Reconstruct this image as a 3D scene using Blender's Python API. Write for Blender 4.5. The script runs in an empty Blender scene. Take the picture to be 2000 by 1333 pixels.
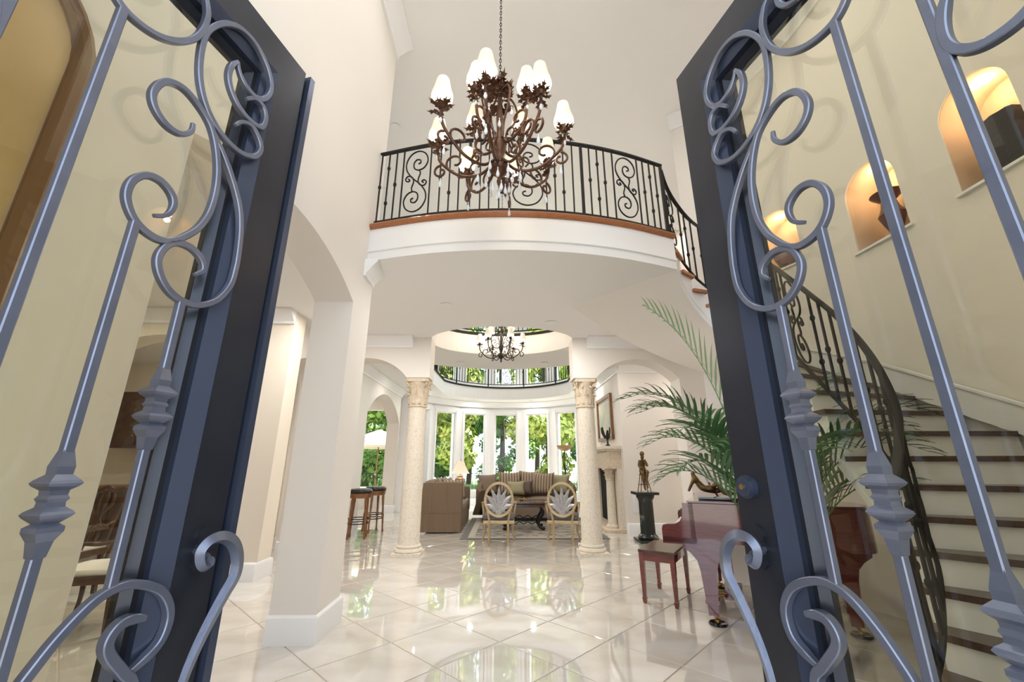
import bpy, bmesh, math, random
from mathutils import Vector, Matrix
sc = bpy.context.scene
C = sc.collection
PI = math.pi
random.seed(7)
# ------------------------------------------------------------------ camera
F_PX, PITCH = 800.0, math.radians(16.5)
YAW = math.atan(15.0 / (F_PX / math.cos(PITCH)))
cam_d = bpy.data.cameras.new('camera'); cam = bpy.data.objects.new('camera', cam_d); C.objects.link(cam)
cam_d.sensor_width = 36.0; cam_d.lens = F_PX / 2000.0 * 36.0; cam_d.clip_start = 0.02; cam_d.clip_end = 300
cam.location = (0.05, 0, 1.35); cam.rotation_euler = (PI / 2 + PITCH, 0, -YAW)
sc.camera = cam
# ------------------------------------------------------------------ view, sky, sun
sc.view_settings.view_transform = 'Standard'; sc.view_settings.look = 'None'
sc.view_settings.exposure = 1.0; sc.view_settings.gamma = 1.0; sc.view_settings.use_curve_mapping = False
w = bpy.data.worlds.new('sky'); sc.world = w; w.use_nodes = True
nt = w.node_tree; nt.nodes.clear()
wo = nt.nodes.new('ShaderNodeOutputWorld'); bg = nt.nodes.new('ShaderNodeBackground')
sky = nt.nodes.new('ShaderNodeTexSky'); sky.sky_type = 'HOSEK_WILKIE'; sky.turbidity = 3.2; sky.ground_albedo = 0.45
sky.sun_direction = Vector((0.72, 0.28, 0.9)).normalized()
mixn = nt.nodes.new('ShaderNodeMixRGB'); mixn.inputs[0].default_value = 0.55; mixn.inputs[2].default_value = (0.80, 0.89, 1.0, 1)
nt.links.new(sky.outputs[0], mixn.inputs[1]); nt.links.new(mixn.outputs[0], bg.inputs[0]); bg.inputs[1].default_value = 3.0
nt.links.new(bg.outputs[0], wo.inputs[0])
sun_d = bpy.data.lights.new('sun', 'SUN'); sun_d.energy = 9.0; sun_d.angle = math.radians(1.5); sun_d.color = (1, 0.95, 0.86)
sun = bpy.data.objects.new('sun', sun_d); C.objects.link(sun)
sun.rotation_euler = Vector((0.72, 0.28, 0.9)).normalized().to_track_quat('Z', 'Y').to_euler()

# ------------------------------------------------------------------ materials
def mat(name, col, rough=0.5, metal=0.0, col2=None, scale=6.0, bump=0.0, bscale=40.0, spec=0.5, emit=None, estr=0.0, coat=0.0,
        rnd=0.0, wave=None, detail=5.0, sharp=None, stretch=None):
    m = bpy.data.materials.new(name); m.use_nodes = True
    t = m.node_tree; b = t.nodes['Principled BSDF']; L = t.links.new
    b.inputs['Base Color'].default_value = (*col, 1); b.inputs['Roughness'].default_value = rough
    b.inputs['Metallic'].default_value = metal; b.inputs['Specular IOR Level'].default_value = spec
    b.inputs['Coat Weight'].default_value = coat; b.inputs['Coat Roughness'].default_value = 0.03
    tc = t.nodes.new('ShaderNodeTexCoord'); mp = t.nodes.new('ShaderNodeMapping'); L(tc.outputs['Object'], mp.inputs[0])
    if stretch: mp.inputs['Scale'].default_value = stretch
    out = None
    if col2:
        if wave:
            n = t.nodes.new('ShaderNodeTexWave'); n.inputs['Scale'].default_value = scale; n.inputs['Distortion'].default_value = wave
            n.inputs['Detail'].default_value = 3; n.inputs['Detail Scale'].default_value = 1.5
            fac = n.outputs['Fac']
        else:
            n = t.nodes.new('ShaderNodeTexNoise'); n.inputs['Scale'].default_value = scale; n.inputs['Detail'].default_value = detail
            fac = n.outputs['Fac']
        L(mp.outputs[0], n.inputs['Vector'])
        r = t.nodes.new('ShaderNodeValToRGB')
        lo, hi = sharp if sharp else (0.32, 0.68)
        r.color_ramp.elements[0].position = lo; r.color_ramp.elements[1].position = hi
        r.color_ramp.elements[0].color = (*col, 1); r.color_ramp.elements[1].color = (*col2, 1)
        L(fac, r.inputs[0]); out = r.outputs[0]
    if rnd:
        oi = t.nodes.new('ShaderNodeObjectInfo'); h = t.nodes.new('ShaderNodeHueSaturation')
        ma = t.nodes.new('ShaderNodeMapRange'); ma.inputs[3].default_value = 1 - rnd; ma.inputs[4].default_value = 1 + rnd
        L(oi.outputs['Random'], ma.inputs[0]); L(ma.outputs[0], h.inputs['Value'])
        if out: L(out, h.inputs['Color'])
        else: h.inputs['Color'].default_value = (*col, 1)
        out = h.outputs[0]
    if out: L(out, b.inputs['Base Color'])
    if bump:
        bn = t.nodes.new('ShaderNodeTexNoise'); bn.inputs['Scale'].default_value = bscale; bn.inputs['Detail'].default_value = 4
        L(mp.outputs[0], bn.inputs['Vector'])
        bu = t.nodes.new('ShaderNodeBump'); bu.inputs['Strength'].default_value = bump; bu.inputs['Distance'].default_value = 0.01
        L(bn.outputs['Fac'], bu.inputs['Height']); L(bu.outputs[0], b.inputs['Normal'])
    if emit:
        b.inputs['Emission Color'].default_value = (*emit, 1); b.inputs['Emission Strength'].default_value = estr
    return m

def glass(name, tint, gloss=1.0):
    m = bpy.data.materials.new(name); m.use_nodes = True; t = m.node_tree; t.nodes.clear(); L = t.links.new
    o = t.nodes.new('ShaderNodeOutputMaterial'); mx = t.nodes.new('ShaderNodeMixShader'); tr = t.nodes.new('ShaderNodeBsdfTransparent')
    gl = t.nodes.new('ShaderNodeBsdfGlossy'); fr = t.nodes.new('ShaderNodeFresnel'); mu = t.nodes.new('ShaderNodeMath')
    tr.inputs[0].default_value = (*tint, 1); gl.inputs['Roughness'].default_value = 0.0; fr.inputs[0].default_value = 1.5
    mu.operation = 'MULTIPLY'; mu.inputs[1].default_value = gloss
    ge = t.nodes.new('ShaderNodeNewGeometry'); sb = t.nodes.new('ShaderNodeMath'); sb.operation = 'SUBTRACT'; sb.inputs[0].default_value = gloss; L(ge.outputs['Backfacing'], sb.inputs[1]); sb.use_clamp = True; L(sb.outputs[0], mu.inputs[1])
    L(fr.outputs[0], mu.inputs[0]); L(mu.outputs[0], mx.inputs[0]); L(tr.outputs[0], mx.inputs[1]); L(gl.outputs[0], mx.inputs[2]); L(mx.outputs[0], o.inputs[0])
    return m

def cloth_shade(name, col, strength):
    return mat(name, col, 0.9, emit=col, estr=strength)

M = {}
M['wall'] = mat('wall_paint', (0.83, 0.775, 0.71), 0.7, bump=0.03, bscale=200)
M['wall_warm'] = mat('wall_paint_warm', (0.82, 0.735, 0.62), 0.7, bump=0.03, bscale=200)
M['ceil'] = mat('ceiling_paint', (0.88, 0.86, 0.835), 0.75)
M['trim'] = mat('trim_white', (0.88, 0.87, 0.86), 0.45)
M['tile'] = mat('marble_tile', (0.60, 0.535, 0.455), 0.03, col2=(0.71, 0.675, 0.625), scale=1.6, detail=9, rnd=0.06, spec=1.0, coat=0.7, sharp=(0.3, 0.62), stretch=(1, 2.2, 1))
M['grout'] = mat('grout', (0.52, 0.45, 0.37), 0.6)
M['wood'] = mat('red_oak', (0.33, 0.115, 0.045), 0.3, col2=(0.42, 0.17, 0.07), scale=14, stretch=(1, 5, 5))
M['darkwood'] = mat('dark_wood_tread', (0.055, 0.028, 0.018), 0.22, col2=(0.09, 0.045, 0.03), scale=14, stretch=(1, 6, 6))
M['iron'] = mat('rail_iron', (0.010, 0.0085, 0.0075), 0.55, 0.0, spec=0.3)
M['doorframe'] = mat('door_steel_dark', (0.022, 0.024, 0.032), 0.30, 0.45, col2=(0.032, 0.035, 0.046), scale=3, bump=0.03, bscale=60)
M['doorbead'] = mat('door_steel_bead', (0.07, 0.085, 0.13), 0.25, 0.6)
M['scroll'] = mat('wrought_iron_pewter', (0.14, 0.155, 0.205), 0.32, 0.65, col2=(0.17, 0.185, 0.24), scale=14, bump=0.05, bscale=90)
M['gasket'] = mat('door_gasket', (0.012, 0.012, 0.014), 0.4)
M['glass'] = glass('door_glass', (0.92, 0.912, 0.825), 1.15)
M['pane'] = glass('window_glass', (0.96, 0.98, 0.98), 0.7)
M['stone'] = mat('limestone', (0.80, 0.72, 0.60), 0.85, col2=(0.66, 0.57, 0.45), scale=38, bump=0.25, bscale=70, sharp=(0.48, 0.72))
M['stone2'] = mat('carved_stone', (0.74, 0.63, 0.49), 0.8, col2=(0.62, 0.50, 0.36), scale=20, bump=0.15, bscale=60)
M['bronze'] = mat('chandelier_bronze', (0.075, 0.035, 0.02), 0.38, 0.65, col2=(0.17, 0.08, 0.045), scale=22)
M['bronze_blk'] = mat('chandelier_dark', (0.014, 0.011, 0.010), 0.45, 0.25)
M['crystal'] = mat('crystal', (0.82, 0.84, 0.86), 0.05, spec=0.9)
M['shade'] = cloth_shade('lamp_shade', (0.78, 0.66, 0.50), 0.20)
M['shade_glow'] = cloth_shade('lamp_shade_lit', (1.0, 0.90, 0.74), 0.9)
M['seam'] = mat('shade_seam', (0.75, 0.66, 0.5), 0.8, emit=(0.8, 0.62, 0.4), estr=0.15)
M['mahogany'] = mat('mahogany_gloss', (0.135, 0.026, 0.022), 0.07, col2=(0.20, 0.045, 0.035), scale=9, coat=0.6, stretch=(1, 1, 7))
M['black'] = mat('black_gloss', (0.012, 0.011, 0.011), 0.08, coat=0.4)
M['brass'] = mat('brass', (0.55, 0.36, 0.12), 0.3, 1.0)
M['ivory'] = mat('ivory', (0.82, 0.78, 0.68), 0.3)
M['green_marble'] = mat('green_marble', (0.018, 0.022, 0.018), 0.12, col2=(0.35, 0.37, 0.33), scale=5, sharp=(0.56, 0.72), detail=8)
M['statue'] = mat('bronze_statue', (0.085, 0.050, 0.022), 0.35, 0.7, col2=(0.20, 0.12, 0.045), scale=16)
M['leaf'] = mat('palm_leaf', (0.035, 0.12, 0.04), 0.45, col2=(0.10, 0.22, 0.075), scale=5)
M['leaf2'] = mat('palm_leaf_pale', (0.16, 0.30, 0.12), 0.45, col2=(0.24, 0.38, 0.18), scale=5)
M['stem'] = mat('palm_stem', (0.14, 0.19, 0.06), 0.6)
M['sofa'] = mat('sofa_brown', (0.19, 0.13, 0.082), 0.85, bump=0.1, bscale=300)
M['sofa2'] = mat('sofa_taupe', (0.23, 0.17, 0.12), 0.85, bump=0.1, bscale=300)
M['stripe'] = mat('striped_fabric', (0.40, 0.30, 0.20), 0.85, col2=(0.17, 0.12, 0.085), scale=4.5, wave=0.01, sharp=(0.45, 0.55))
M['olive'] = mat('olive_silk', (0.33, 0.29, 0.16), 0.5)
M['brownsilk'] = mat('brown_silk', (0.10, 0.06, 0.04), 0.5)
M['grey_vel'] = mat('grey_velvet', (0.085, 0.078, 0.075), 0.75, col2=(0.13, 0.12, 0.115), scale=30)
M['giltwood'] = mat('gilt_wood', (0.42, 0.30, 0.155), 0.35, 0.35, col2=(0.54, 0.41, 0.235), scale=8)
M['silver'] = mat('silver_leaf', (0.52, 0.52, 0.54), 0.38, 0.55, col2=(0.34, 0.34, 0.36), scale=30)
M['rug'] = mat('rug', (0.36, 0.31, 0.24), 0.95, col2=(0.10, 0.10, 0.10), scale=5.0, detail=8, sharp=(0.42, 0.62), stretch=(1, 1.7, 1), bump=0.2)
M['rugb'] = mat('rug_border', (0.17, 0.155, 0.14), 0.95, bump=0.2)
M['rugb2'] = mat('rug_cream', (0.46, 0.41, 0.33), 0.95, bump=0.2)
M['walnut'] = mat('walnut', (0.055, 0.026, 0.016), 0.25, col2=(0.10, 0.05, 0.03), scale=9, coat=0.2)
M['stoolwood'] = mat('stool_wood', (0.26, 0.12, 0.045), 0.35, col2=(0.18, 0.075, 0.03), scale=12)
M['leather'] = mat('black_leather', (0.014, 0.013, 0.013), 0.3)
M['terracotta'] = mat('lamp_ceramic', (0.26, 0.15, 0.09), 0.4)
M['amber'] = mat('amber_glass', (0.42, 0.27, 0.13), 0.4, emit=(0.9, 0.5, 0.2), estr=0.06)
M['gold'] = mat('gold_plaster', (0.52, 0.345, 0.14), 0.4, col2=(0.70, 0.50, 0.25), scale=2.2, detail=9)
M['goldframe'] = mat('panel_frame', (0.22, 0.115, 0.05), 0.35)
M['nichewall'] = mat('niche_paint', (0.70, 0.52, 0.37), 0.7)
M['vase'] = mat('plum_ceramic', (0.15, 0.075, 0.07), 0.3)
M['canvas'] = mat('canvas_paint', (0.46, 0.52, 0.44), 0.8, col2=(0.72, 0.66, 0.50), scale=2.5, detail=8)
M['linen'] = mat('linen', (0.80, 0.76, 0.68), 0.9)
M['leafdark'] = mat('tree_leaf_dark', (0.05, 0.15, 0.025), 0.6, col2=(0.16, 0.32, 0.05), scale=0.9)
M['leafmid'] = mat('tree_leaf_mid', (0.10, 0.25, 0.035), 0.6, col2=(0.32, 0.46, 0.09), scale=0.9)
M['leaflight'] = mat('tree_leaf_light', (0.30, 0.42, 0.06), 0.6, col2=(0.62, 0.64, 0.16), scale=0.8)
M['bark'] = mat('bark', (0.09, 0.065, 0.045), 0.9, col2=(0.14, 0.10, 0.07), scale=12, bump=0.4)
M['grass'] = mat('grass', (0.10, 0.20, 0.04), 0.9, col2=(0.16, 0.27, 0.07), scale=3)
M['paving'] = mat('paving', (0.42, 0.39, 0.35), 0.8, col2=(0.48, 0.45, 0.41), scale=4)
M['canopy'] = mat('umbrella_canvas', (0.66, 0.60, 0.46), 0.9)
M['lens'] = mat('lamp_lens', (1, 0.95, 0.85), 0.5, emit=(1, 0.92, 0.8), estr=9.0)
M['water'] = mat('lake', (0.32, 0.42, 0.50), 0.08)
M['stainless'] = mat('polished_steel', (0.5, 0.5, 0.52), 0.2, 1.0)
M['bottle'] = mat('dark_bottle', (0.02, 0.02, 0.018), 0.08)
M['firebox'] = mat('firebox', (0.012, 0.011, 0.010), 0.8)
M['book'] = mat('dark_carved_relief', (0.020, 0.018, 0.020), 0.45, bump=0.3, bscale=30)

# ------------------------------------------------------------------ mesh helpers
class MB:
    def __init__(s): s.v = []; s.f = []
    def add(s, vs, fs):
        o = len(s.v); s.v += [tuple(p) for p in vs]; s.f += [tuple(i + o for i in q) for q in fs]; return s
    def box(s, c, d, rz=0.0, rot=None):
        hx, hy, hz = d[0] / 2, d[1] / 2, d[2] / 2
        R = rot if rot else Matrix.Rotation(rz, 3, 'Z')
        vs = [Vector(c) + R @ Vector((x, y, z)) for z in (-hz, hz) for x, y in ((-hx, -hy), (hx, -hy), (hx, hy), (-hx, hy))]
        return s.add(vs, [(3, 2, 1, 0), (4, 5, 6, 7), (0, 1, 5, 4), (1, 2, 6, 5), (2, 3, 7, 6), (3, 0, 4, 7)])
    def b2(s, x0, x1, y0, y1, z0, z1): return s.box(((x0 + x1) / 2, (y0 + y1) / 2, (z0 + z1) / 2), (x1 - x0, y1 - y0, z1 - z0))
    def prism(s, poly, fn, d0, d1):
        n = len(poly)
        vs = [fn(a, b, d0) for a, b in poly] + [fn(a, b, d1) for a, b in poly]
        fs = [tuple(range(n))[::-1], tuple(range(n, 2 * n))] + [(i, (i + 1) % n, n + (i + 1) % n, n + i) for i in range(n)]
        return s.add(vs, fs)
    def sweep(s, path, prof, up=None, closed=False, sc_=None, cap=True):
        P = [Vector(p) for p in path]; n = len(P); k = len(prof); rings = []
        N = None
        for i in range(n):
            if closed: T = P[(i + 1) % n] - P[i - 1]
            else: T = P[min(i + 1, n - 1)] - P[max(i - 1, 0)]
            if T.length < 1e-9: T = Vector((0, 0, 1))
            T.normalize()
            if up is not None: U = Vector(up)
            elif N is None: U = Vector((0, 0, 1)) if abs(T.z) < 0.9 else Vector((1, 0, 0))
            else: U = N
            N = U - T * U.dot(T)
            if N.length < 1e-6: N = T.orthogonal()
            N.normalize(); B = T.cross(N)
            q = sc_[i] if sc_ else 1.0
            rings += [P[i] + N * (a * q) + B * (b * q) for a, b in prof]
        fs = []
        for i in range(n if closed else n - 1):
            j = (i + 1) % n
            for m in range(k): fs.append((i * k + m, i * k + (m + 1) % k, j * k + (m + 1) % k, j * k + m))
        if cap and not closed:
            fs.append(tuple(range(k))[::-1]); fs.append(tuple(range((n - 1) * k, n * k)))
        return s.add(rings, fs)
    def tube(s, path, r, n=8, **k): return s.sweep(path, [(r * math.cos(2 * PI * i / n), r * math.sin(2 * PI * i / n)) for i in range(n)], **k)
    def bar(s, path, w, h, **k): return s.sweep(path, [(-w / 2, -h / 2), (w / 2, -h / 2), (w / 2, h / 2), (-w / 2, h / 2)], **k)
    def lathe(s, prof, c=(0, 0, 0), n=16, rz=0.0, sx=1.0, sy=1.0):
        k = len(prof); vs = []
        for i in range(n):
            a = 2 * PI * i / n + rz
            vs += [(c[0] + r * math.cos(a) * sx, c[1] + r * math.sin(a) * sy, c[2] + z) for r, z in prof]
        fs = [(i * k + j, ((i + 1) % n) * k + j, ((i + 1) % n) * k + j + 1, i * k + j + 1) for i in range(n) for j in range(k - 1)]
        if prof[0][0] > 1e-5: fs.append(tuple(i * k for i in range(n))[::-1])
        if prof[-1][0] > 1e-5: fs.append(tuple(i * k + k - 1 for i in range(n)))
        return s.add(vs, fs)
    def ell(s, c, d, n=12, m=8, rot=None):
        vs = []; R = rot if rot else Matrix.Identity(3)
        for j in range(m + 1):
            t = PI * j / m
            for i in range(n):
                a = 2 * PI * i / n
                vs.append(Vector(c) + R @ Vector((d[0] * math.sin(t) * math.cos(a), d[1] * math.sin(t) * math.sin(a), -d[2] * math.cos(t))))
        return s.add(vs, [(j * n + i, j * n + (i + 1) % n, (j + 1) * n + (i + 1) % n, (j + 1) * n + i) for j in range(m) for i in range(n)])
    def rbox(s, c, d, r=0.03, rz=0.0, puff=0.0, n=6):
        """rounded box via super-ellipsoid grid"""
        R = Matrix.Rotation(rz, 3, 'Z'); vs = []; fs = []
        hx, hy, hz = d[0] / 2, d[1] / 2, d[2] / 2
        N = n
        def rnd(p):
            q = [max(-h + r, min(h - r, x)) for x, h in zip(p, (hx, hy, hz))]
            v = Vector(p) - Vector(q)
            if v.length > 1e-9: v = v.normalized() * r
            o = Vector(q) + v
            if puff:
                u = (1 - (o.x / hx) ** 2) * (1 - (o.y / hy) ** 2); o.z += puff * u * (1 if o.z > 0 else -0.3)
            return Vector(c) + R @ o
        g = [-1 + 2 * i / N for i in range(N + 1)]
        def face(f):
            o = len(vs)
            for a in g:
                for b in g: vs.append(rnd(f(a, b)))
            for i in range(N):
                for j in range(N): fs.append((o + i * (N + 1) + j, o + (i + 1) * (N + 1) + j, o + (i + 1) * (N + 1) + j + 1, o + i * (N + 1) + j + 1))
        for sg in (-1, 1):
            face(lambda a, b: (sg * hx, a * hy, b * hz)); face(lambda a, b: (a * hx, sg * hy, b * hz)); face(lambda a, b: (a * hx, b * hy, sg * hz))
        return s.add(vs, fs)
    def build(s, name, m, parent=None, smooth=35, weld=False):
        me = bpy.data.meshes.new(name); me.from_pydata([tuple(p) for p in s.v], [], s.f); me.update()
        bm = bmesh.new(); bm.from_mesh(me)
        if weld: bmesh.ops.remove_doubles(bm, verts=bm.verts, dist=1e-5)
        bmesh.ops.recalc_face_normals(bm, faces=bm.faces); bm.to_mesh(me); bm.free()
        if smooth:
            me.polygons.foreach_set('use_smooth', [True] * len(me.polygons)); me.set_sharp_from_angle(angle=math.radians(smooth))
        me.materials.append(M[m] if isinstance(m, str) else m)
        o = bpy.data.objects.new(name, me); C.objects.link(o)
        if parent is not None: o.parent = parent
        return o
def tag(o, label, cat, group=None, kind=None):
    o['label'] = label; o['category'] = cat
    if group: o['group'] = group
    if kind: o['kind'] = kind
    return o
def thing(name, label, cat, loc=(0, 0, 0), rz=0.0, group=None, kind=None):
    o = bpy.data.objects.new(name, None); C.objects.link(o); o.empty_display_size = 0.1
    o.location = loc; o.rotation_euler = (0, 0, rz); return tag(o, label, cat, group, kind)
def struct(o, label, cat): return tag(o, label, cat, None, 'structure')
def dup(root, loc=None, rz=None, label=None):
    r = root.copy(); C.objects.link(r)
    if loc is not None: r.location = loc
    if rz is not None: r.rotation_euler = (0, 0, rz)
    if label: r['label'] = label
    for ch in list(root.children):
        c = ch.copy(); C.objects.link(c); c.parent = r
        for g in list(ch.children):
            e = g.copy(); C.objects.link(e); e.parent = c
    return r
def share(o, name, loc, parent=None, rz=0.0):
    c = bpy.data.objects.new(name, o.data); C.objects.link(c); c.location = loc; c.rotation_euler = (0, 0, rz)
    if parent is not None: c.parent = parent
    return c
def cr(pts, n=6, closed=False):
    P = [Vector(p) for p in pts]; out = []; m = len(P)
    for i in range(m if closed else m - 1):
        if closed: a, b, c, d = P[i - 1], P[i], P[(i + 1) % m], P[(i + 2) % m]
        else: a, b, c, d = P[max(i - 1, 0)], P[i], P[i + 1], P[min(i + 2, m - 1)]
        for k in range(n):
            t = k / n
            out.append(0.5 * ((2 * b) + (c - a) * t + (2 * a - 5 * b + 4 * c - d) * t * t + (3 * b - a - 3 * c + d) * t ** 3))
    if not closed: out.append(P[-1])
    return out
def arc(cx, cz, rx, rz, a0, a1, n): return [(cx + rx * math.cos(a0 + (a1 - a0) * i / n), cz + rz * math.sin(a0 + (a1 - a0) * i / n)) for i in range(n + 1)]
def seg_arch(x0, x1, spring, rise, n=18):
    """segmental arch points from x0 to x1"""
    h = (x1 - x0) / 2; R = (h * h + rise * rise) / (2 * rise); cx = (x0 + x1) / 2; cz = spring + rise - R; a = math.asin(h / R)
    return [(cx + R * math.sin(-a + 2 * a * i / n), cz + R * math.cos(-a + 2 * a * i / n)) for i in range(n + 1)]
def area(name, loc, size, power, col=(1, 0.975, 0.94), rot=(0, 0, 0)):
    d = bpy.data.lights.new(name, 'AREA'); d.shape = 'DISK'; d.size = size; d.energy = power; d.color = col
    o = bpy.data.objects.new(name, d); C.objects.link(o); o.location = loc; o.rotation_euler = rot; return o
def point(name, loc, power, col=(1, 0.8, 0.55), r=0.03):
    d = bpy.data.lights.new(name, 'POINT'); d.energy = power; d.color = col; d.shadow_soft_size = r
    o = bpy.data.objects.new(name, d); C.objects.link(o); o.location = loc; return o
# ================================================================== THE SETTING
C2, F2, TOP = 3.40, 3.82, 6.75
XZ = lambda y: (lambda a, b, d: (a, y + d, b))
YZ = lambda x: (lambda a, b, d: (x + d, a, b))
# floor: grout bed with diamond tiles
fl = struct(MB().b2(-8.6, 5.7, 0.1, 15.2, -0.12, -0.005).build('floor', 'grout', smooth=0), 'polished cream marble floor laid in diamonds', 'floor')
TE = 0.594; h = TE / math.sqrt(2)
tb = bpy.data.meshes.new('tile')
def tile_geo(mb, cx, cy, e=0.002):
    q = h - 0.004
    vs = [(cx + q, cy, -0.02), (cx, cy + q, -0.02), (cx - q, cy, -0.02), (cx, cy - q, -0.02),
          (cx + q, cy, -e), (cx, cy + q, -e), (cx - q, cy, -e), (cx, cy - q, -e),
          (cx + q - 2 * e, cy, 0), (cx, cy + q - 2 * e, 0), (cx - q + 2 * e, cy, 0), (cx, cy - q + 2 * e, 0)]
    fs = [(8, 9, 10, 11)] + [(i, (i + 1) % 4, 4 + (i + 1) % 4, 4 + i) for i in range(4)] + [(4 + i, 4 + (i + 1) % 4, 8 + (i + 1) % 4, 8 + i) for i in range(4)]
    mb.add(vs, fs)
m0 = MB(); tile_geo(m0, 0, 0); proto = None; rest = MB(); cnt = 0
for j in range(-12, 40):
    for i in range(-24, 18):
        if (i + j) % 2 == 0:
            continue
        x, y = 0.02 + 0.424 * i, 3.75 + 0.42 * j
        if not (-8.5 < x < 5.5 and 0.35 < y < 14.6): continue
        if -3.2 < x < 3.0 and 1.9 < y < 11.3 and cnt < 300:
            if proto is None: proto = m0.build('tile', 'tile', fl, smooth=0); proto.location = (x, y, 0)
            else: share(proto, 'tile', (x, y, 0), fl)
            cnt += 1
        else: tile_geo(rest, x, y)
o = rest.build('tile_field', 'tile', fl, smooth=0); o['kind'] = 'stuff'

# foyer left wall: arcade pier and arch
A = [(0.45, 0), (1.6, 0)] + seg_arch(1.6, 3.72, 2.84, 0.24) + [(3.72, 0), (4.2, 0), (4.2, TOP), (0.45, TOP)]
struct(MB().prism(A, YZ(-1.42), -0.37, 0).build('wall_left', 'wall', smooth=20), 'tall cream foyer wall with arched opening and square pier', 'wall')
# front wall with doorway; unseen tall window above added to let sky light in
mb = MB()
for x0, x1, z0, z1 in ((-8.6, -0.97, 0, TOP), (0.97, 5.7, 0, TOP), (-0.97, 0.97, 2.78, 3.05), (-0.97, 0.97, 6.3, TOP)): mb.b2(x0, x1, 0.12, 0.42, z0, z1)
struct(mb.build('wall_front', 'wall', smooth=0), 'cream entrance wall around the open double doors', 'wall')
tw = struct(MB().b2(-0.97, -0.9, 0.2, 0.3, 3.05, 6.3).b2(0.9, 0.97, 0.2, 0.3, 3.05, 6.3).b2(-0.9, 0.9, 0.2, 0.3, 3.05, 3.12).b2(-0.9, 0.9, 0.2, 0.3, 6.23, 6.3).b2(-0.03, 0.03, 0.2, 0.3, 3.12, 6.23).build('window_15', 'doorframe', smooth=0), 'unseen dark framed window above the entrance doors, added to light the foyer', 'window')
MB().b2(-0.9, 0.9, 0.245, 0.255, 3.12, 6.23).build('pane', 'pane', tw, smooth=0)
# outer walls
struct(MB().b2(-8.75, -8.4, 0.12, 13.9, 0, TOP).build('wall_outer_left', 'wall_warm', smooth=0), 'warm cream wall at the far left of the dining room', 'wall')
struct(MB().b2(5.5, 5.75, 0.12, 9.0, 0, TOP).build('wall_outer_right', 'wall_warm', smooth=0), 'warm cream wall at the far right of the side hall', 'wall')
# curved stair wall with niches
WP = cr([(3.74, 0.42), (3.74, 1.4), (3.74, 2.4), (3.74, 3.3), (3.68, 3.95), (3.47, 4.65), (3.1, 5.15), (2.75, 5.42)], 8)
def offset(path, d):
    out = []
    for i, p in enumerate(path):
        t = path[min(i + 1, len(path) - 1)] - path[max(i - 1, 0)]; t = Vector((t.x, t.y, 0)).normalized()
        out.append(Vector((p[0] + t.y * d, p[1] - t.x * d, p[2] if len(p) > 2 else 0)))
    return out
WP = [Vector((p[0], p[1], 0)) for p in WP] if len(WP[0]) == 2 else WP
def v3(l, z=0.0): return [Vector((p[0], p[1], z)) for p in l]
WP = v3(WP); WO = offset(WP, 0.62)
poly = [(p.x, p.y) for p in WP] + [(p.x, p.y) for p in WO[::-1]]
wr = MB().prism(poly, lambda a, b, d: (a, b, d), 0, TOP).build('wall_right', 'wall', smooth=30)
# niches (y centre on the wall, base z)
NICHES = [((3.47, 4.55), 3.66, 0.26, 0.80), ((3.73, 3.48), 3.43, 0.27, 0.86), ((3.74, 2.53), 3.43, 0.25, 0.90)]
cut = []
for (nx, ny), nz, hw, hh in NICHES:
    i = min(range(len(WP)), key=lambda k: (WP[k].x - nx) ** 2 + (WP[k].y - ny) ** 2)
    t = (WP[min(i + 1, len(WP) - 1)] - WP[max(i - 1, 0)]).normalized(); nrm = Vector((t.y, -t.x, 0)); c = WP[i]
    pl = [(-hw, nz), (hw, nz), (hw, nz + hh - hw)] + arc(0, nz + hh - hw, hw, hw, 0, PI, 16)[1:]
    q = MB().prism(pl, lambda a, b, d: tuple(c + t * a + nrm * d + Vector((0, 0, b))), -0.2, 0.36).build('cutter', 'nichewall', smooth=0)
    cut.append((q, c, t, nrm, nz, hw, hh))
for q, *_ in cut:
    md = wr.modifiers.new('b', 'BOOLEAN'); md.object = q; md.operation = 'DIFFERENCE'; md.solver = 'EXACT'
dg = bpy.context.evaluated_depsgraph_get(); dg.update()
nm = bpy.data.meshes.new_from_object(wr.evaluated_get(dg)); wr.modifiers.clear(); wr.data = nm
wr.data.polygons.foreach_set('use_smooth', [True] * len(wr.data.polygons)); wr.data.set_sharp_from_angle(angle=math.radians(30))
for q, *_ in cut: bpy.data.objects.remove(q)
struct(wr, 'curved cream stair wall with three arched art niches', 'wall')
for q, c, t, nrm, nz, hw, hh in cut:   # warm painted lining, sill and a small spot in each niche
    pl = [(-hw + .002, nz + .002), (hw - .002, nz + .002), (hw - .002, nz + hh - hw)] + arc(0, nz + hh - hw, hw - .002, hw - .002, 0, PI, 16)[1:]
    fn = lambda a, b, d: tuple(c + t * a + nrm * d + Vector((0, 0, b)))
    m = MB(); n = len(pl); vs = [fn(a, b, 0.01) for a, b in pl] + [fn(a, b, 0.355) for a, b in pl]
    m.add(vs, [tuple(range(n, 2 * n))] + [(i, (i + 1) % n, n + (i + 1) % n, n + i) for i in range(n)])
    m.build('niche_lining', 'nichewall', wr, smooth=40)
    s_ = MB(); R = Matrix((t, nrm, Vector((0, 0, 1)))).transposed()
    s_.box(c + nrm * 0.17 + Vector((0, 0, nz - 0.008)), (2 * hw + 0.06, 0.40, 0.022), rot=R); s_.build('niche_sill', 'trim', wr, smooth=0)
    sp = MB(); sp.lathe([(0.001, 0), (0.035, 0), (0.04, 0.006), (0.001, 0.006)], n=14)
    l = sp.build('niche_spot', 'lens', wr); l.location = c + nrm * 0.18 + Vector((0, 0, nz + hh - 0.028))
    lp = point('niche_light', c + nrm * 0.17 + Vector((0, 0, nz + hh - 0.09)), 1.6, (1, 0.76, 0.5), 0.03)
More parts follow.
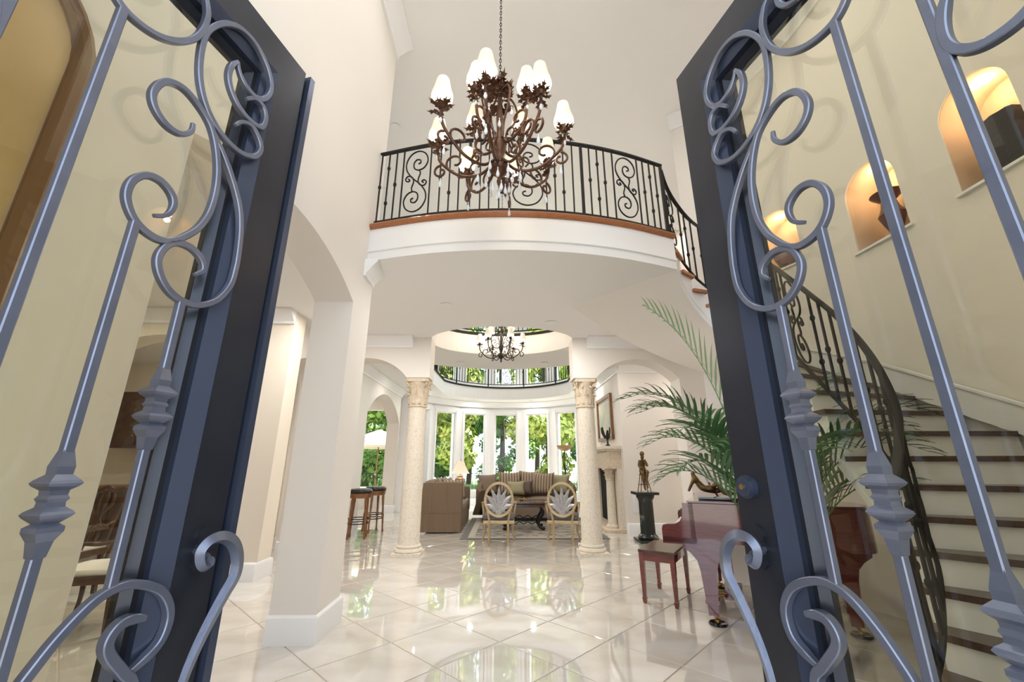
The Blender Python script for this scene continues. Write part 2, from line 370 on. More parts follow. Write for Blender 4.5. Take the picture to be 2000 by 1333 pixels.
# arcade across the back of the foyer, carried by the two stone columns
mb = MB()
L_ = [(-3.05, 0), (-2.92, 0), (-2.92, 2.70)] + seg_arch(-2.92, -1.58, 2.70, 0.33)[1:] + [(-1.2, 2.70), (-1.2, C2), (-3.05, C2)]
R_ = [(1.2, C2), (1.2, 2.70)] + seg_arch(1.58, 2.98, 2.70, 0.33) + [(2.98, 0), (5.5, 0), (5.5, C2)]
mb.prism(L_, XZ(6.72), 0, 0.38); mb.prism(R_, XZ(6.72), 0, 0.38)
struct(mb.build('wall_arcade', 'wall', smooth=20), 'cream arcade wall resting on the two stone columns', 'wall')
# great room left arcade and dining room back wall
A = [(5.6, 0), (5.82, 0)] + seg_arch(5.82, 6.9, 2.5, 0.42) + [(6.9, 0), (7.3, 0)] + seg_arch(7.3, 8.8, 2.5, 0.5) + [(8.8, 0), (9.4, 0)] + seg_arch(9.4, 12.3, 2.45, 0.6) + [(12.3, 0), (13.62, 0), (13.62, C2), (5.6, C2)]
struct(MB().prism(A, YZ(-3.05), -0.35, 0).build('wall_inner_left', 'wall', smooth=20), 'cream arcade wall of the great room with arched openings', 'wall')
A = [(-8.4, 0), (-5.75, 0)] + seg_arch(-5.75, -3.6, 2.55, 0.5) + [(-3.6, 0), (-2.9, 0), (-2.9, C2), (-8.4, C2)]
struct(MB().prism(A, XZ(5.5), 0, 0.3).build('wall_dining', 'wall_warm', smooth=20), 'cream dining room wall with wide arched pass through', 'wall')
# great room right wall and the hall wall behind the pedestal
mb = MB().b2(2.5, 3.2, 8.7, 12.35, 0, C2)
for x0, x1, z0, z1 in ((3.2, 4.2, 0, C2), (4.85, 5.5, 0, C2), (4.2, 4.85, 0, 0.55), (4.2, 4.85, 2.6, C2)): mb.b2(x0, x1, 8.7, 9.0, z0, z1)
mb.b2(3.2, 5.5, 8.7, 9.0, F2, TOP)
struct(mb.build('wall_great_right', 'wall', smooth=0), 'cream wall behind the marble pedestal and the fireplace', 'wall')
def window(name, c, tx, z0, z1, hw, label, muntin=False):
    """frame and pane in a wall; c = centre (x,y), tx = unit tangent"""
    t = Vector((tx[0], tx[1], 0)); n = Vector((-t.y, t.x, 0)); R = Matrix((t, n, Vector((0, 0, 1)))).transposed(); c = Vector((c[0], c[1], 0))
    m = MB(); f = 0.032
    for s in (-1, 1): m.box(c + t * s * (hw - f / 2) + Vector((0, 0, (z0 + z1) / 2)), (f, 0.08, z1 - z0), rot=R)
    for z in (z0 + f / 2, z1 - f / 2): m.box(c + Vector((0, 0, z)), (2 * hw - 2 * f, 0.08, f), rot=R)
    if muntin: m.box(c + Vector((0, 0, (z0 + z1) / 2)), (2 * hw - 2 * f, 0.04, 0.03), rot=R)
    o = struct(m.build(name, 'trim', smooth=0), label, 'window')
    MB().box(c + Vector((0, 0, (z0 + z1) / 2)), (2 * hw - 2 * f, 0.008, z1 - z0 - 2 * f), rot=R).build('pane', 'pane', o, smooth=0)
    return o
window('window_16', (4.525, 8.85), (1, 0), 0.55, 2.6, 0.325, 'narrow white framed window behind the palm')
# breakfast room back wall with a window and a french door
mb = MB()
for x0, x1, z0, z1 in ((-8.4, -7.55, 0, TOP), (-6.55, -4.85, 0, TOP), (-3.6, -2.9, 0, TOP), (-7.55, -6.55, 3.0, TOP), (-4.85, -3.6, 0, 0.58), (-4.85, -3.6, 3.02, TOP)): mb.b2(x0, x1, 13.6, 13.85, z0, z1)
struct(mb.build('wall_breakfast', 'wall', smooth=0), 'cream back wall of the breakfast room', 'wall')
window('window_17', (-4.225, 13.7), (1, 0), 0.58, 3.02, 0.625, 'large white framed window toward the patio umbrella')
fd = struct(MB().b2(-7.55, -7.45, 13.65, 13.78, 0, 3.0).b2(-6.65, -6.55, 13.65, 13.78, 0, 3.0).b2(-7.45, -6.65, 13.65, 13.78, 2.9, 3.0).b2(-7.45, -6.65, 13.65, 13.78, 2.38, 2.48).b2(-7.45, -6.65, 13.65, 13.78, 0, 0.2).build('door_3', 'trim', smooth=0), 'white french door with transom at the end of the left passage', 'door')
MB().b2(-7.45, -6.65, 13.7, 13.71, 0.2, 2.38).build('pane', 'pane', fd, smooth=0); MB().b2(-7.45, -6.65, 13.7, 13.71, 2.48, 2.9).build('pane', 'pane', fd, smooth=0)
# rotunda window wall, seven facets
RC, RR, RX, DA = 11.9, 3.0, 0.10, 21.5
hwc = RR * math.sin(math.radians(DA / 2)); rin = RR * math.cos(math.radians(DA / 2)); gw = 0.385
mb = MB(); k = 1; ordn = ['first', 'second', 'third', 'fourth', 'fifth', 'sixth', 'seventh']
for ii, ph in enumerate([DA * q for q in (-3, -2, -1, 0, 1, 2, 3)]):
    a = math.radians(ph); t = Vector((math.cos(a), -math.sin(a), 0)); n = Vector((math.sin(a), math.cos(a), 0)); c = Vector((RX, RC, 0)) + n * rin
    R = Matrix((t, n, Vector((0, 0, 1)))).transposed()
    def bx(s0, s1, z0, z1, d0=0.0, d1=0.24): mb.box(c + t * (s0 + s1) / 2 + n * (d0 + d1) / 2 + Vector((0, 0, (z0 + z1) / 2)), (s1 - s0, d1 - d0, z1 - z0), rot=R)
    bx(-hwc - 0.02, -gw, 0, TOP); bx(gw, hwc + 0.02, 0, TOP); bx(-gw, gw, 0, 0.42); bx(-gw, gw, 3.0, 4.12); bx(-gw, gw, 6.3, TOP)
    for s in (-1, 1): bx(s * (gw + 0.04) - 0.03, s * (gw + 0.04) + 0.03, 0.42, 3.06, -0.03, 0.0)
    cc = c + n * 0.1
    window('window_%d' % k, (cc.x, cc.y), (t.x, t.y), 0.42, 3.0, gw, 'tall narrow lower rotunda window, %s pane counted from the breakfast room side' % ordn[ii]); k += 1
    window('window_%d' % k, (cc.x, cc.y), (t.x, t.y), 4.12, 6.3, gw, 'upper storey rotunda window, %s one counted from the breakfast room side' % ordn[ii]); k += 1
mb.b2(-3.1, -2.74, 12.45, 12.72, 0, TOP).b2(2.93, 3.3, 12.3, 12.72, 0, TOP)
struct(mb.build('wall_back', 'trim', smooth=0), 'white curved window wall of the rotunda', 'wall')

# ------------------------------------------------------------------ balcony arc, stairs paths
BAL = v3(cr([(-1.42, 3.97, 0), (-0.7, 3.78, 0), (0, 3.70, 0), (0.7, 3.74, 0), (1.35, 3.88, 0), (1.95, 4.10, 0)], 8))
def keyspline(keys):
    ks = sorted(keys)
    def f(k):
        k = max(ks[0], min(ks[-1], k))
        for i in range(len(ks) - 1):
            if ks[i] <= k <= ks[i + 1]: break
        k0, k1 = ks[i], ks[i + 1]; t = (k - k0) / (k1 - k0); p0, p1 = Vector(keys[k0]), Vector(keys[k1])
        pm = Vector(keys[ks[i - 1]]) if i > 0 else p0 - (p1 - p0); pn = Vector(keys[ks[i + 2]]) if i + 2 < len(ks) else p1 + (p1 - p0)
        km = ks[i - 1] if i > 0 else k0 - (k1 - k0); kn = ks[i + 2] if i + 2 < len(ks) else k1 + (k1 - k0)
        m0 = (p1 - pm) / (k1 - km) * (k1 - k0); m1 = (pn - p0) / (kn - k0) * (k1 - k0)
        return (2 * t ** 3 - 3 * t * t + 1) * p0 + (t ** 3 - 2 * t * t + t) * m0 + (-2 * t ** 3 + 3 * t * t) * p1 + (t ** 3 - t * t) * m1
    return f
INNER = keyspline({22: (1.95, 4.10), 21: (2.08, 4.27), 20: (2.25, 4.40), 19: (2.41, 4.45), 17: (2.62, 4.30), 15: (2.68, 3.95), 13: (2.62, 3.60), 11: (2.52, 3.25), 10: (2.50, 3.10), 8: (2.50, 2.85), 6: (2.48, 2.66), 4: (2.38, 2.48), 3: (2.28, 2.40), 2: (2.15, 2.32), 1: (2.0, 2.27), 0: (1.85, 2.23)})
OUTER = keyspline({22: (0.95, 5.25), 20: (1.65, 5.5), 18: (2.35, 5.5), 16: (3.0, 5.2), 14: (3.46, 4.62), 12: (3.66, 3.9), 10: (3.70, 3.25), 8: (3.70, 2.6), 6: (3.55, 1.95), 4: (3.1, 1.45), 3: (2.8, 1.3), 2: (2.5, 1.2), 1: (2.18, 1.15), 0: (1.9, 1.12)})
RISE = F2 / 22
# upper storey slab with two wells (its underside is the lower ceiling)
outer = [(p.x, p.y) for p in BAL] + [tuple(OUTER(k))[:2] for k in (22, 21, 20, 19, 18, 17, 16)] + [(3.3, 5.6), (4.4, 5.7), (5.5, 5.7), (5.5, 9.0), (3.2, 9.0), (3.2, 12.2)]
outer += [(RX + 3.12 * math.sin(math.radians(a)), RC + 3.12 * math.cos(math.radians(a))) for a in range(76, -77, -8)]
outer += [(-3.2, 12.2), (-3.2, 13.7), (-8.5, 13.7), (-8.5, 0.3), (-1.6, 0.3), (-1.6, 3.97)]
WELL1 = [(1.27 * math.cos(2 * PI * i / 48), 7.0 + 0.88 * math.sin(2 * PI * i / 48)) for i in range(48)]
ringB = [(RX + 2.1 * math.sin(math.radians(a)), RC + 2.1 * math.cos(math.radians(a))) for a in range(68, -69, -4)]
near2 = [(-1.95 + 3.9 * i / 20, 9.22 - 0.75 * ((-1.95 + 3.9 * i / 20) / 1.95) ** 2) for i in range(21)]
WELL2 = ringB + near2
bm = bmesh.new(); ed = []
for loop in (outer, WELL1, WELL2):
    vs = [bm.verts.new((x, y, F2)) for x, y in loop]
    ed += [bm.edges.new((vs[i], vs[(i + 1) % len(vs)])) for i in range(len(vs))]
r = bmesh.ops.triangle_fill(bm, edges=ed, use_beauty=True)
fs = [f for f in r['geom'] if isinstance(f, bmesh.types.BMFace)]
ex = bmesh.ops.extrude_face_region(bm, geom=fs)
for g in ex['geom']:
    if isinstance(g, bmesh.types.BMVert): g.co.z = C2
bmesh.ops.recalc_face_normals(bm, faces=bm.faces)
me = bpy.data.meshes.new('ceiling_lower'); bm.to_mesh(me); bm.free(); me.materials.append(M['ceil'])
o = bpy.data.objects.new('ceiling_lower', me); C.objects.link(o)
struct(o, 'plain light ceiling under the curved balcony and upper hall', 'ceiling')
struct(MB().b2(-8.75, 5.75, 0.12, 15.2, TOP, TOP + 0.2).build('ceiling', 'ceil', smooth=0), 'high plain foyer ceiling above the large chandelier', 'ceiling')
# balcony fascia: white apron, moulding and red oak nosing
inb = offset(BAL, 0.0)
CRN = [(0, 0), (0, 0.17), (-0.025, 0.17), (-0.05, 0.14), (-0.085, 0.10), (-0.125, 0.065), (-0.155, 0.035), (-0.19, 0.03), (-0.19, 0)]
BAS = [(0, 0), (0, 0.035), (0.165, 0.035), (0.185, 0.028), (0.20, 0.012), (0.20, 0)]
mb = MB(); mb.sweep([p + Vector((0, 0, F2 - 0.045)) for p in BAL], [(0, 0), (0, 0.012), (-0.24, 0.012), (-0.25, 0.028), (-0.275, 0.028), (-0.285, 0.012), (-0.375, 0.012), (-0.375, 0)], up=(0, 0, 1))
struct(mb.build('trim_1', 'trim', smooth=20), 'white curved fascia along the balcony edge', 'trim')
mb = MB(); mb.sweep([p + Vector((0, 0, F2)) for p in BAL], [(0.012, -0.12), (0.012, 0.045), (-0.005, 0.058), (-0.025, 0.05), (-0.045, 0.028), (-0.045, -0.12)], up=(0, 0, 1))
struct(mb.build('trim_2', 'wood', smooth=30), 'red oak nosing along the balcony floor edge', 'trim')
def crown(n, pts, label, z=C2, prof=CRN):
    mb = MB(); mb.sweep(v3(pts, z), prof, up=(0, 0, 1)); return struct(mb.build('trim_%d' % n, 'trim', smooth=20), label, 'trim')
crown(3, [(-1.42, 0.45), (-1.42, 4.2), (-1.79, 4.2)], 'white crown moulding at the top of the tall foyer wall', TOP, [(a * 1.2, b * 1.2) for a, b in CRN])
crown(4, [(-3.05, 6.72), (-1.5, 6.72)], 'white crown moulding over the arch beside the sofa side column')
crown(5, [(1.45, 6.72), (5.4, 6.72)], 'white crown moulding over the arch near the stair soffit')
crown(6, [(-3.05, 7.15), (-3.05, 13.55)], 'white crown moulding along the great room arcade')
crown(7, [(2.5, 12.3), (2.5, 8.7), (5.4, 8.7)][0:2], 'white crown moulding above the framed painting')
crown(8, [(2.5, 8.7), (5.4, 8.7)], 'white crown moulding above the marble pedestal wall')
crown(9, [(-1.42, 3.9), (-1.42, 4.2), (-1.79, 4.2)], 'short white crown return on the foyer pier', C2, [(a, b * 0.8) for a, b in CRN])
RB = [(RX + 2.90 * math.sin(math.radians(a)), RC + 2.90 * math.cos(math.radians(a))) for a in range(72, -73, -6)]
mb = MB(); mb.sweep(v3(RB[::-1], C2), CRN, up=(0, 0, 1)); struct(mb.build('trim_10', 'trim', smooth=20), 'white curved crown moulding above the rotunda windows', 'trim')
crown(11, [(-8.3, 5.5), (-2.9, 5.5)], 'white crown moulding in the dining room')
crown(12, [tuple(p)[:2] for p in WP[::-1]], 'white crown moulding on the curved stair wall', TOP)
def base(n, pts, label, closed=False):
    mb = MB(); mb.sweep(v3(pts, 0), BAS, up=(0, 0, 1), closed=closed); return struct(mb.build('baseboard_%s' % n, 'trim', smooth=20), label, 'baseboard')
base('pier', [(-1.79, 3.72), (-1.42, 3.72), (-1.42, 4.2), (-1.79, 4.2)][::-1][::-1], 'white stepped baseboard around the foyer pier')
base('near_left', [(-1.42, 0.45), (-1.42, 1.6), (-1.79, 1.6)], 'white baseboard below the gilded panel')
base('hall', [(-8.3, 5.5), (-2.9, 5.5), (-2.9, 5.8), (-3.05, 5.8)], 'white baseboard along the dining room wall')
base('column_pier', [(-3.40, 6.9), (-3.05, 6.9), (-3.05, 7.3), (-3.40, 7.3)], 'white baseboard around the passage pier')
base('great_pier', [(-3.40, 8.8), (-3.05, 8.8), (-3.05, 9.4), (-3.40, 9.4)], 'white baseboard around the pier by the bar stools')
base('far_pier', [(-3.40, 12.3), (-3.05, 12.3), (-3.05, 13.5)], 'white baseboard around the farthest arcade pier')
base('great_right', [(2.5, 8.72), (2.5, 8.70), (5.4, 8.70)], 'white baseboard behind the marble pedestal')
base('arcade_right', [(2.98, 7.1), (2.98, 6.72), (5.4, 6.72)], 'white baseboard beside the right arch')
base('rotunda', [(RX + 2.9 * math.sin(math.radians(a)), RC + 2.9 * math.cos(math.radians(a))) for a in range(-72, 73, 6)], 'white curved baseboard below the rotunda windows')
# fascias of the wells and their dark rail curbs
mb = MB(); mb.sweep(v3([(x, y) for x, y in WELL1], F2 + 0.01), [(0, -0.03), (0, 0.05), (-0.05, 0.05), (-0.05, -0.03)], up=(0, 0, 1), closed=True)
struct(mb.build('trim_13', 'iron', smooth=30), 'dark curb around the oval ceiling well', 'trim')
mb = MB(); mb.sweep(v3([(-1.95, 8.6)] + ringB[::-1] + [(1.95, 8.6)], F2 + 0.01), [(0, -0.10), (0, 0.03), (-0.05, 0.03), (-0.05, -0.10)], up=(0, 0, 1))
struct(mb.build('trim_14', 'iron', smooth=30), 'dark curb along the rotunda balcony edge', 'trim')

# arched gilded panel on the wall beside the entrance
gp = thing('gilded_panel', 'tall arched gilded plaster panel with brown rounded frame on the entrance wall', 'wall panel', (-1.42, 0.79, 0))
pl = [(-0.33, 0.25), (0.30, 0.25), (0.30, 2.62)] + arc(-0.02, 2.62, 0.32, 0.26, 0, PI, 14)[1:]
MB().prism(pl, lambda a, b, d: (d, a, b), 0.0, 0.03).build('panel', 'gold', gp, smooth=0)
MB().tube([(0.03, a, b) for a, b in pl], 0.035, 10, closed=True).build('frame', 'goldframe', gp)
# recessed downlights; those outside the upper hall are added to brighten the rooms
def downlight(x, y, z, p, label='round recessed downlight in the ceiling', g='recessed downlights'):
    t = thing('downlight', label, 'downlight', (x, y, z), 0, g)
    MB().lathe([(0.055, 0), (0.085, -0.004), (0.09, -0.012), (0.08, -0.014), (0.058, -0.006)], n=18).build('trim_ring', 'trim', t)
    MB().lathe([(0.001, -0.003), (0.056, -0.003), (0.056, 0.0), (0.001, 0.0)], n=18).build('lens', 'lens', t)
    area('downlight_lamp', (x, y, z - 0.03), 0.14, p)
LOW = 'round recessed downlight in the lower ceiling'
for x, y in ((-0.75, 5.2), (0.75, 5.9), (-2.3, 5.2)): downlight(x, y, C2, 14, 'round recessed downlight added to brighten the space under the balcony', 'added downlights under the balcony')
for x, y in ((-2.45, 8.0), (2.2, 8.0), (-2.4, 10.3), (2.15, 10.5), (-0.95, 14.15), (0.95, 14.15), (-2.35, 12.6), (2.35, 12.7), (-0.9, 8.55), (0.9, 8.55)): downlight(x, y, C2, 4, 'round recessed downlight added to brighten the great room', 'added downlights of the great room')
for x, y in ((-3.2, 2.0), (-5.0, 2.2), (-3.2, 4.4), (-5.2, 4.4), (-4.6, 7.0), (-6.6, 7.0), (-4.6, 9.5), (-6.6, 9.8), (-5.0, 12.4), (-7.2, 12.4)): downlight(x, y, C2, 7, 'round recessed downlight added to brighten the dining side', 'added downlights of the dining side')
for x, y in ((4.0, 7.9), (4.6, 5.9)): downlight(x, y, C2, 7, 'round recessed downlight added to brighten the side hall', 'added downlights of the side hall')
for x, y in ((-0.45, 1.3), (0.6, 1.3), (-0.45, 3.2), (0.9, 3.3), (2.7, 1.6), (2.7, 3.4)): downlight(x, y, TOP, 5, 'round recessed downlight added to brighten the foyer from its high ceiling', 'added downlights of the foyer ceiling')
for x, y in ((-2.45, 7.29), (2.64, 7.2), (0.0, 9.5), (-1.8, 5.6), (4.8, 9.1 - 0.6), (1.6, 11.5), (-1.6, 11.5)): downlight(x, y, TOP, 12, 'round recessed downlight in the upper hall ceiling', 'downlights of the upper hall')
# ================================================================== ENTRY DOORS
S1 = [(0.213, 2.263), (0.198, 2.289), (0.169, 2.303), (0.14, 2.286), (0.125, 2.258), (0.138, 2.221), (0.176, 2.197), (0.222, 2.195), (0.27, 2.214), (0.307, 2.251), (0.333, 2.308), (0.345, 2.38), (0.344, 2.439), (0.327, 2.49), (0.299, 2.534), (0.258, 2.565), (0.207, 2.567), (0.158, 2.535), (0.134, 2.487), (0.142, 2.436), (0.174, 2.403), (0.215, 2.408), (0.241, 2.434), (0.248, 2.457)]
S2 = [(0.248, 2.457), (0.263, 2.424), (0.264, 2.383), (0.247, 2.348), (0.215, 2.322), (0.171, 2.314), (0.137, 2.329), (0.131, 2.369), (0.146, 2.396), (0.177, 2.397), (0.2, 2.37)]
S3 = [(0.317, 2.17), (0.317, 2.145), (0.338, 2.118), (0.371, 2.113), (0.401, 2.131), (0.414, 2.16), (0.408, 2.196), (0.39, 2.223), (0.358, 2.237), (0.318, 2.227), (0.278, 2.2), (0.251, 2.153), (0.232, 2.092), (0.225, 2.029), (0.229, 1.965), (0.246, 1.913), (0.267, 1.88), (0.29, 1.854), (0.32, 1.837), (0.356, 1.841), (0.385, 1.86), (0.404, 1.895), (0.402, 1.935), (0.38, 1.966), (0.35, 1.973), (0.322, 1.957), (0.312, 1.933), (0.32, 1.903), (0.344, 1.886)]
S4 = [(0.262, 2.191), (0.242, 2.167), (0.209, 2.128), (0.175, 2.08), (0.148, 2.028), (0.133, 1.966), (0.126, 1.90), (0.125, 1.86), (0.13, 1.808), (0.156, 1.756), (0.195, 1.726), (0.236, 1.718), (0.273, 1.729), (0.302, 1.758), (0.315, 1.793), (0.306, 1.828), (0.284, 1.85), (0.25, 1.855), (0.22, 1.84), (0.209, 1.815), (0.226, 1.794)]
S5a = [(0.157, 0.80), (0.157, 0.911), (0.185, 0.951), (0.217, 0.991), (0.225, 1.015), (0.215, 1.036), (0.194, 1.044), (0.16, 1.037)]
S5b = [(0.176, 0.94), (0.147, 0.955), (0.118, 0.978), (0.108, 1.013), (0.115, 1.047), (0.141, 1.082), (0.184, 1.105), (0.225, 1.112), (0.265, 1.098), (0.304, 1.059), (0.332, 1.018), (0.352, 0.98), (0.367, 0.92)]
SA = [(0.451, 2.453), (0.42, 2.473), (0.407, 2.511), (0.425, 2.56), (0.47, 2.572), (0.52, 2.545), (0.555, 2.47), (0.565, 2.39), (0.545, 2.33), (0.505, 2.297), (0.446, 2.305), (0.397, 2.343), (0.362, 2.404), (0.352, 2.481), (0.367, 2.534), (0.382, 2.553)]
SC = [(0.69, 2.16), (0.668, 2.13), (0.655, 2.09), (0.653, 2.048), (0.667, 2.018), (0.693, 2.002), (0.728, 2.002), (0.76, 2.02), (0.785, 2.06), (0.785, 2.11), (0.76, 2.145), (0.73, 2.145), (0.715, 2.115), (0.73, 2.09)]
SD = [(0.66, 2.2), (0.64, 2.28), (0.66, 2.4), (0.72, 2.48), (0.79, 2.47), (0.80, 2.40), (0.76, 2.35), (0.72, 2.37), (0.725, 2.41)]
KNOB = [(0.0, -0.105), (0.013, -0.095), (0.017, -0.07), (0.026, -0.055), (0.026, -0.047), (0.017, -0.041), (0.03, -0.031), (0.034, -0.026), (0.03, -0.021), (0.019, -0.014), (0.018, -0.006), (0.022, 0.0), (0.018, 0.006), (0.019, 0.014), (0.030, 0.021), (0.034, 0.026), (0.030, 0.031), (0.017, 0.041), (0.018, 0.055), (0.010, 0.085), (0.0, 0.09)]
def door_leaf(name, label, sg, hinge_side):
    a = math.radians(14.0); right = hinge_side > 0
    t = thing(name, label, 'entry door', (hinge_side * 0.675, 1.16, 0), (-(PI / 2 - a) if right else -(PI / 2 + a)), None, 'structure')
    W, HT = 0.95, 2.70
    P = lambda s, d, z: (s, sg * d, z)          # d: distance out of the face
    def frame(x0, x1, z0, z1, wd, d0, d1, nm, m, mt=None):
        b = MB()
        for bx in ((x0, x0 + wd, z0, z1), (x1 - wd, x1, z0, z1), (x0 + wd, x1 - wd, z1 - (mt or wd), z1), (x0 + wd, x1 - wd, z0, z0 + (mt or wd))):
            ys = sorted((sg * d0, sg * d1)); b.b2(bx[0], bx[1], ys[0], ys[1], bx[2], bx[3])
        return b.build(nm, m, t, smooth=0)
    b = MB()
    for x0, x1, z0, z1 in ((0, 0.110, 0.02, HT), (W - 0.11, W, 0.02, HT), (0.11, W - 0.11, HT - 0.125, HT), (0.11, W - 0.11, 0.02, 0.30)):
        y0, y1 = sorted((sg * -0.062, sg * 0.0)); b.b2(x0, x1, y0, y1, z0, z1)
    b.build('leaf_frame', 'doorframe', t, smooth=0)
    # sloped bead, gasket, glazing bead
    x0, x1, z0, z1 = 0.11, W - 0.11, 0.30, HT - 0.125
    def ring(o0, d0, o1, d1, nm, m):
        r0 = [(x0 + o0, z0 + o0), (x1 - o0, z0 + o0), (x1 - o0, z1 - o0), (x0 + o0, z1 - o0)]; r1 = [(x0 + o1, z0 + o1), (x1 - o1, z0 + o1), (x1 - o1, z1 - o1), (x0 + o1, z1 - o1)]
        vs = [P(s, d0, z) for s, z in r0] + [P(s, d1, z) for s, z in r1] + [P(s, -0.05, z) for s, z in r0] + [P(s, -0.05, z) for s, z in r1]
        fs = []
        for i in range(4):
            j = (i + 1) % 4; fs += [(i, j, 4 + j, 4 + i), (8 + i, 8 + j, 12 + j, 12 + i), (i, j, 8 + j, 8 + i), (4 + i, 4 + j, 12 + j, 12 + i)]
        return MB().add(vs, fs).build(nm, m, t, smooth=0)
    ring(0.0, 0.004, 0.042, -0.012, 'glazing_bead', 'doorbead'); ring(0.042, -0.028, 0.062, -0.028, 'gasket', 'gasket'); ring(0.062, -0.018, 0.080, -0.032, 'inner_bead', 'doorframe')
    y0, y1 = sorted((sg * -0.040, sg * -0.034)); MB().b2(x0 + 0.07, x1 - 0.07, y0, y1, z0 + 0.07, z1 - 0.07).build('pane', 'glass', t, smooth=0)
    if not right:
        ys = sorted((sg * -0.075, sg * -0.030)); e = MB().b2(-0.062, -0.0, ys[0], ys[1], 0.02, HT)
        ys = sorted((sg * -0.030, sg * 0.012)); e.b2(-0.034, -0.012, ys[0], ys[1], 0.02, HT - 0.004); e.build('astragal', 'doorbead', t, smooth=0)
    # wrought scrolls
    up = (0, sg, 0)
    for pts, wd in ((S1, 1), (S2, 1), (S3, 1), (S4, 1), (S5a, 1.3), (S5b, 1.15), (SA, 1), (SC, 1.1), (SD, 1.1)):
        q = cr([P(s, 0.012, z) for s, z in pts], 5); n = len(q)
        tp = [0.55 + 0.45 * min(1, i / (n * 0.10), (n - 1 - i) / (n * 0.10)) for i in range(n)]
        hw_ = 0.0075 * wd; c_ = 0.0022
        pr = [(-hw_ * 1.15 + c_, -hw_), (hw_ * 1.15 - c_, -hw_), (hw_ * 1.15, -hw_ + c_), (hw_ * 1.15, hw_ - c_), (hw_ * 1.15 - c_, hw_), (-hw_ * 1.15 + c_, hw_), (-hw_ * 1.15, hw_ - c_), (-hw_ * 1.15, -hw_ + c_)]
        MB().sweep(q, pr, up=up, sc_=tp).build('scroll', 'scroll', t, smooth=32)
    def vbar(s, zt, zb, kz):
        q = MB(); hw_ = 0.0085
        q.sweep([P(s, 0.012, zb), P(s, 0.012, zt)], [(-hw_ + .002, -hw_), (hw_ - .002, -hw_), (hw_, -hw_ + .002), (hw_, hw_ - .002), (hw_ - .002, hw_), (-hw_ + .002, hw_), (-hw_, hw_ - .002), (-hw_, -hw_ + .002)], up=up)
        o = q.build('bar', 'scroll', t, smooth=30)
        for z in kz:
            k_ = MB(); k_.lathe([(r * 1.05, zz) for r, zz in KNOB], c=P(s, 0.012, z), n=4, rz=PI / 4); k_.build('knuckle', 'scroll', o, smooth=0)
    vbar(0.242, 1.715, 1.113, (1.472,)); vbar(0.375, 1.852, 0.62, (1.288,)); vbar(0.507, 2.300, 0.62, (1.115,)); vbar(0.645, 2.25, 0.62, (1.288,)); vbar(0.765, 2.0, 0.62, (1.472,))
    # pull handle, escutcheon, deadbolt
    hp = [(0.078, .050, 1.136), (0.066, .052, 1.130), (0.070, .054, 1.119), (0.086, .056, 1.121), (0.099, .058, 1.138), (0.102, .060, 1.159), (0.086, .064, 1.176), (0.058, .068, 1.178), (0.028, .070, 1.160), (0.008, .07, 1.125), (0.006, .07, 1.084), (0.024, .066, 1.046), (0.048, .062, 0.996), (0.070, .06, 0.944), (0.086, .06, 0.89), (0.088, .06, 0.83), (0.072, .055, 0.79), (0.05, .045, 0.79), (0.042, .02, 0.82), (0.046, 0.0, 0.835)]
    q = cr([P(*p) for p in hp], 5); n = len(q)
    tp = [0.62 + 0.6 * math.sin(PI * min(1, i / n * 1.25)) for i in range(n)]
    hb = MB().sweep(q, [(-0.0085, -0.0085), (0.0085, -0.0085), (0.0085, 0.0085), (-0.0085, 0.0085)], sc_=tp); ho = hb.build('pull_handle', 'scroll', t, smooth=40)
    MB().tube([P(0.078, .052, 1.136), P(0.060, 0.0, 1.145)], 0.010, 8).build('mount', 'scroll', ho)
    es = [(0.012, 1.188), (0.030, 1.196), (0.052, 1.200), (0.070, 1.190), (0.074, 1.176), (0.066, 1.160), (0.070, 1.140), (0.066, 1.122), (0.072, 1.112), (0.060, 1.100), (0.042, 1.098), (0.026, 1.104), (0.020, 1.120), (0.026, 1.140), (0.020, 1.158), (0.010, 1.172)]
    MB().prism(es, lambda s, z, d: P(s, d, z), 0.0, 0.008).build('escutcheon', 'doorframe', t, smooth=0)
    if right:
        db = MB()
        for r0, d0, d1 in ((0.029, 0.0, 0.012), (0.024, 0.012, 0.020), (0.012, 0.020, 0.023)):
            pl = [(0.045 + r0 * math.cos(2 * PI * i / 24), 1.289 + r0 * math.sin(2 * PI * i / 24)) for i in range(24)]
            db.prism(pl, lambda s, z, d: P(s, d, z), d0, d1)
        dbo = db.build('deadbolt', 'doorbead', t, smooth=30)
        pl = [(0.045 + 0.007 * math.cos(2 * PI * i / 12), 1.289 + 0.007 * math.sin(2 * PI * i / 12)) for i in range(12)]
        MB().prism(pl, lambda s, z, d: P(s, d, z), 0.023, 0.0255).build('keyhole', 'brass', dbo, smooth=0)
    return t
door_leaf('door_1', 'open iron and glass entry door leaf with astragal, beside the gilded panel', 1, -1)
door_leaf('door_2', 'open iron and glass entry door leaf with round deadbolt, in front of the staircase', -1, 1)

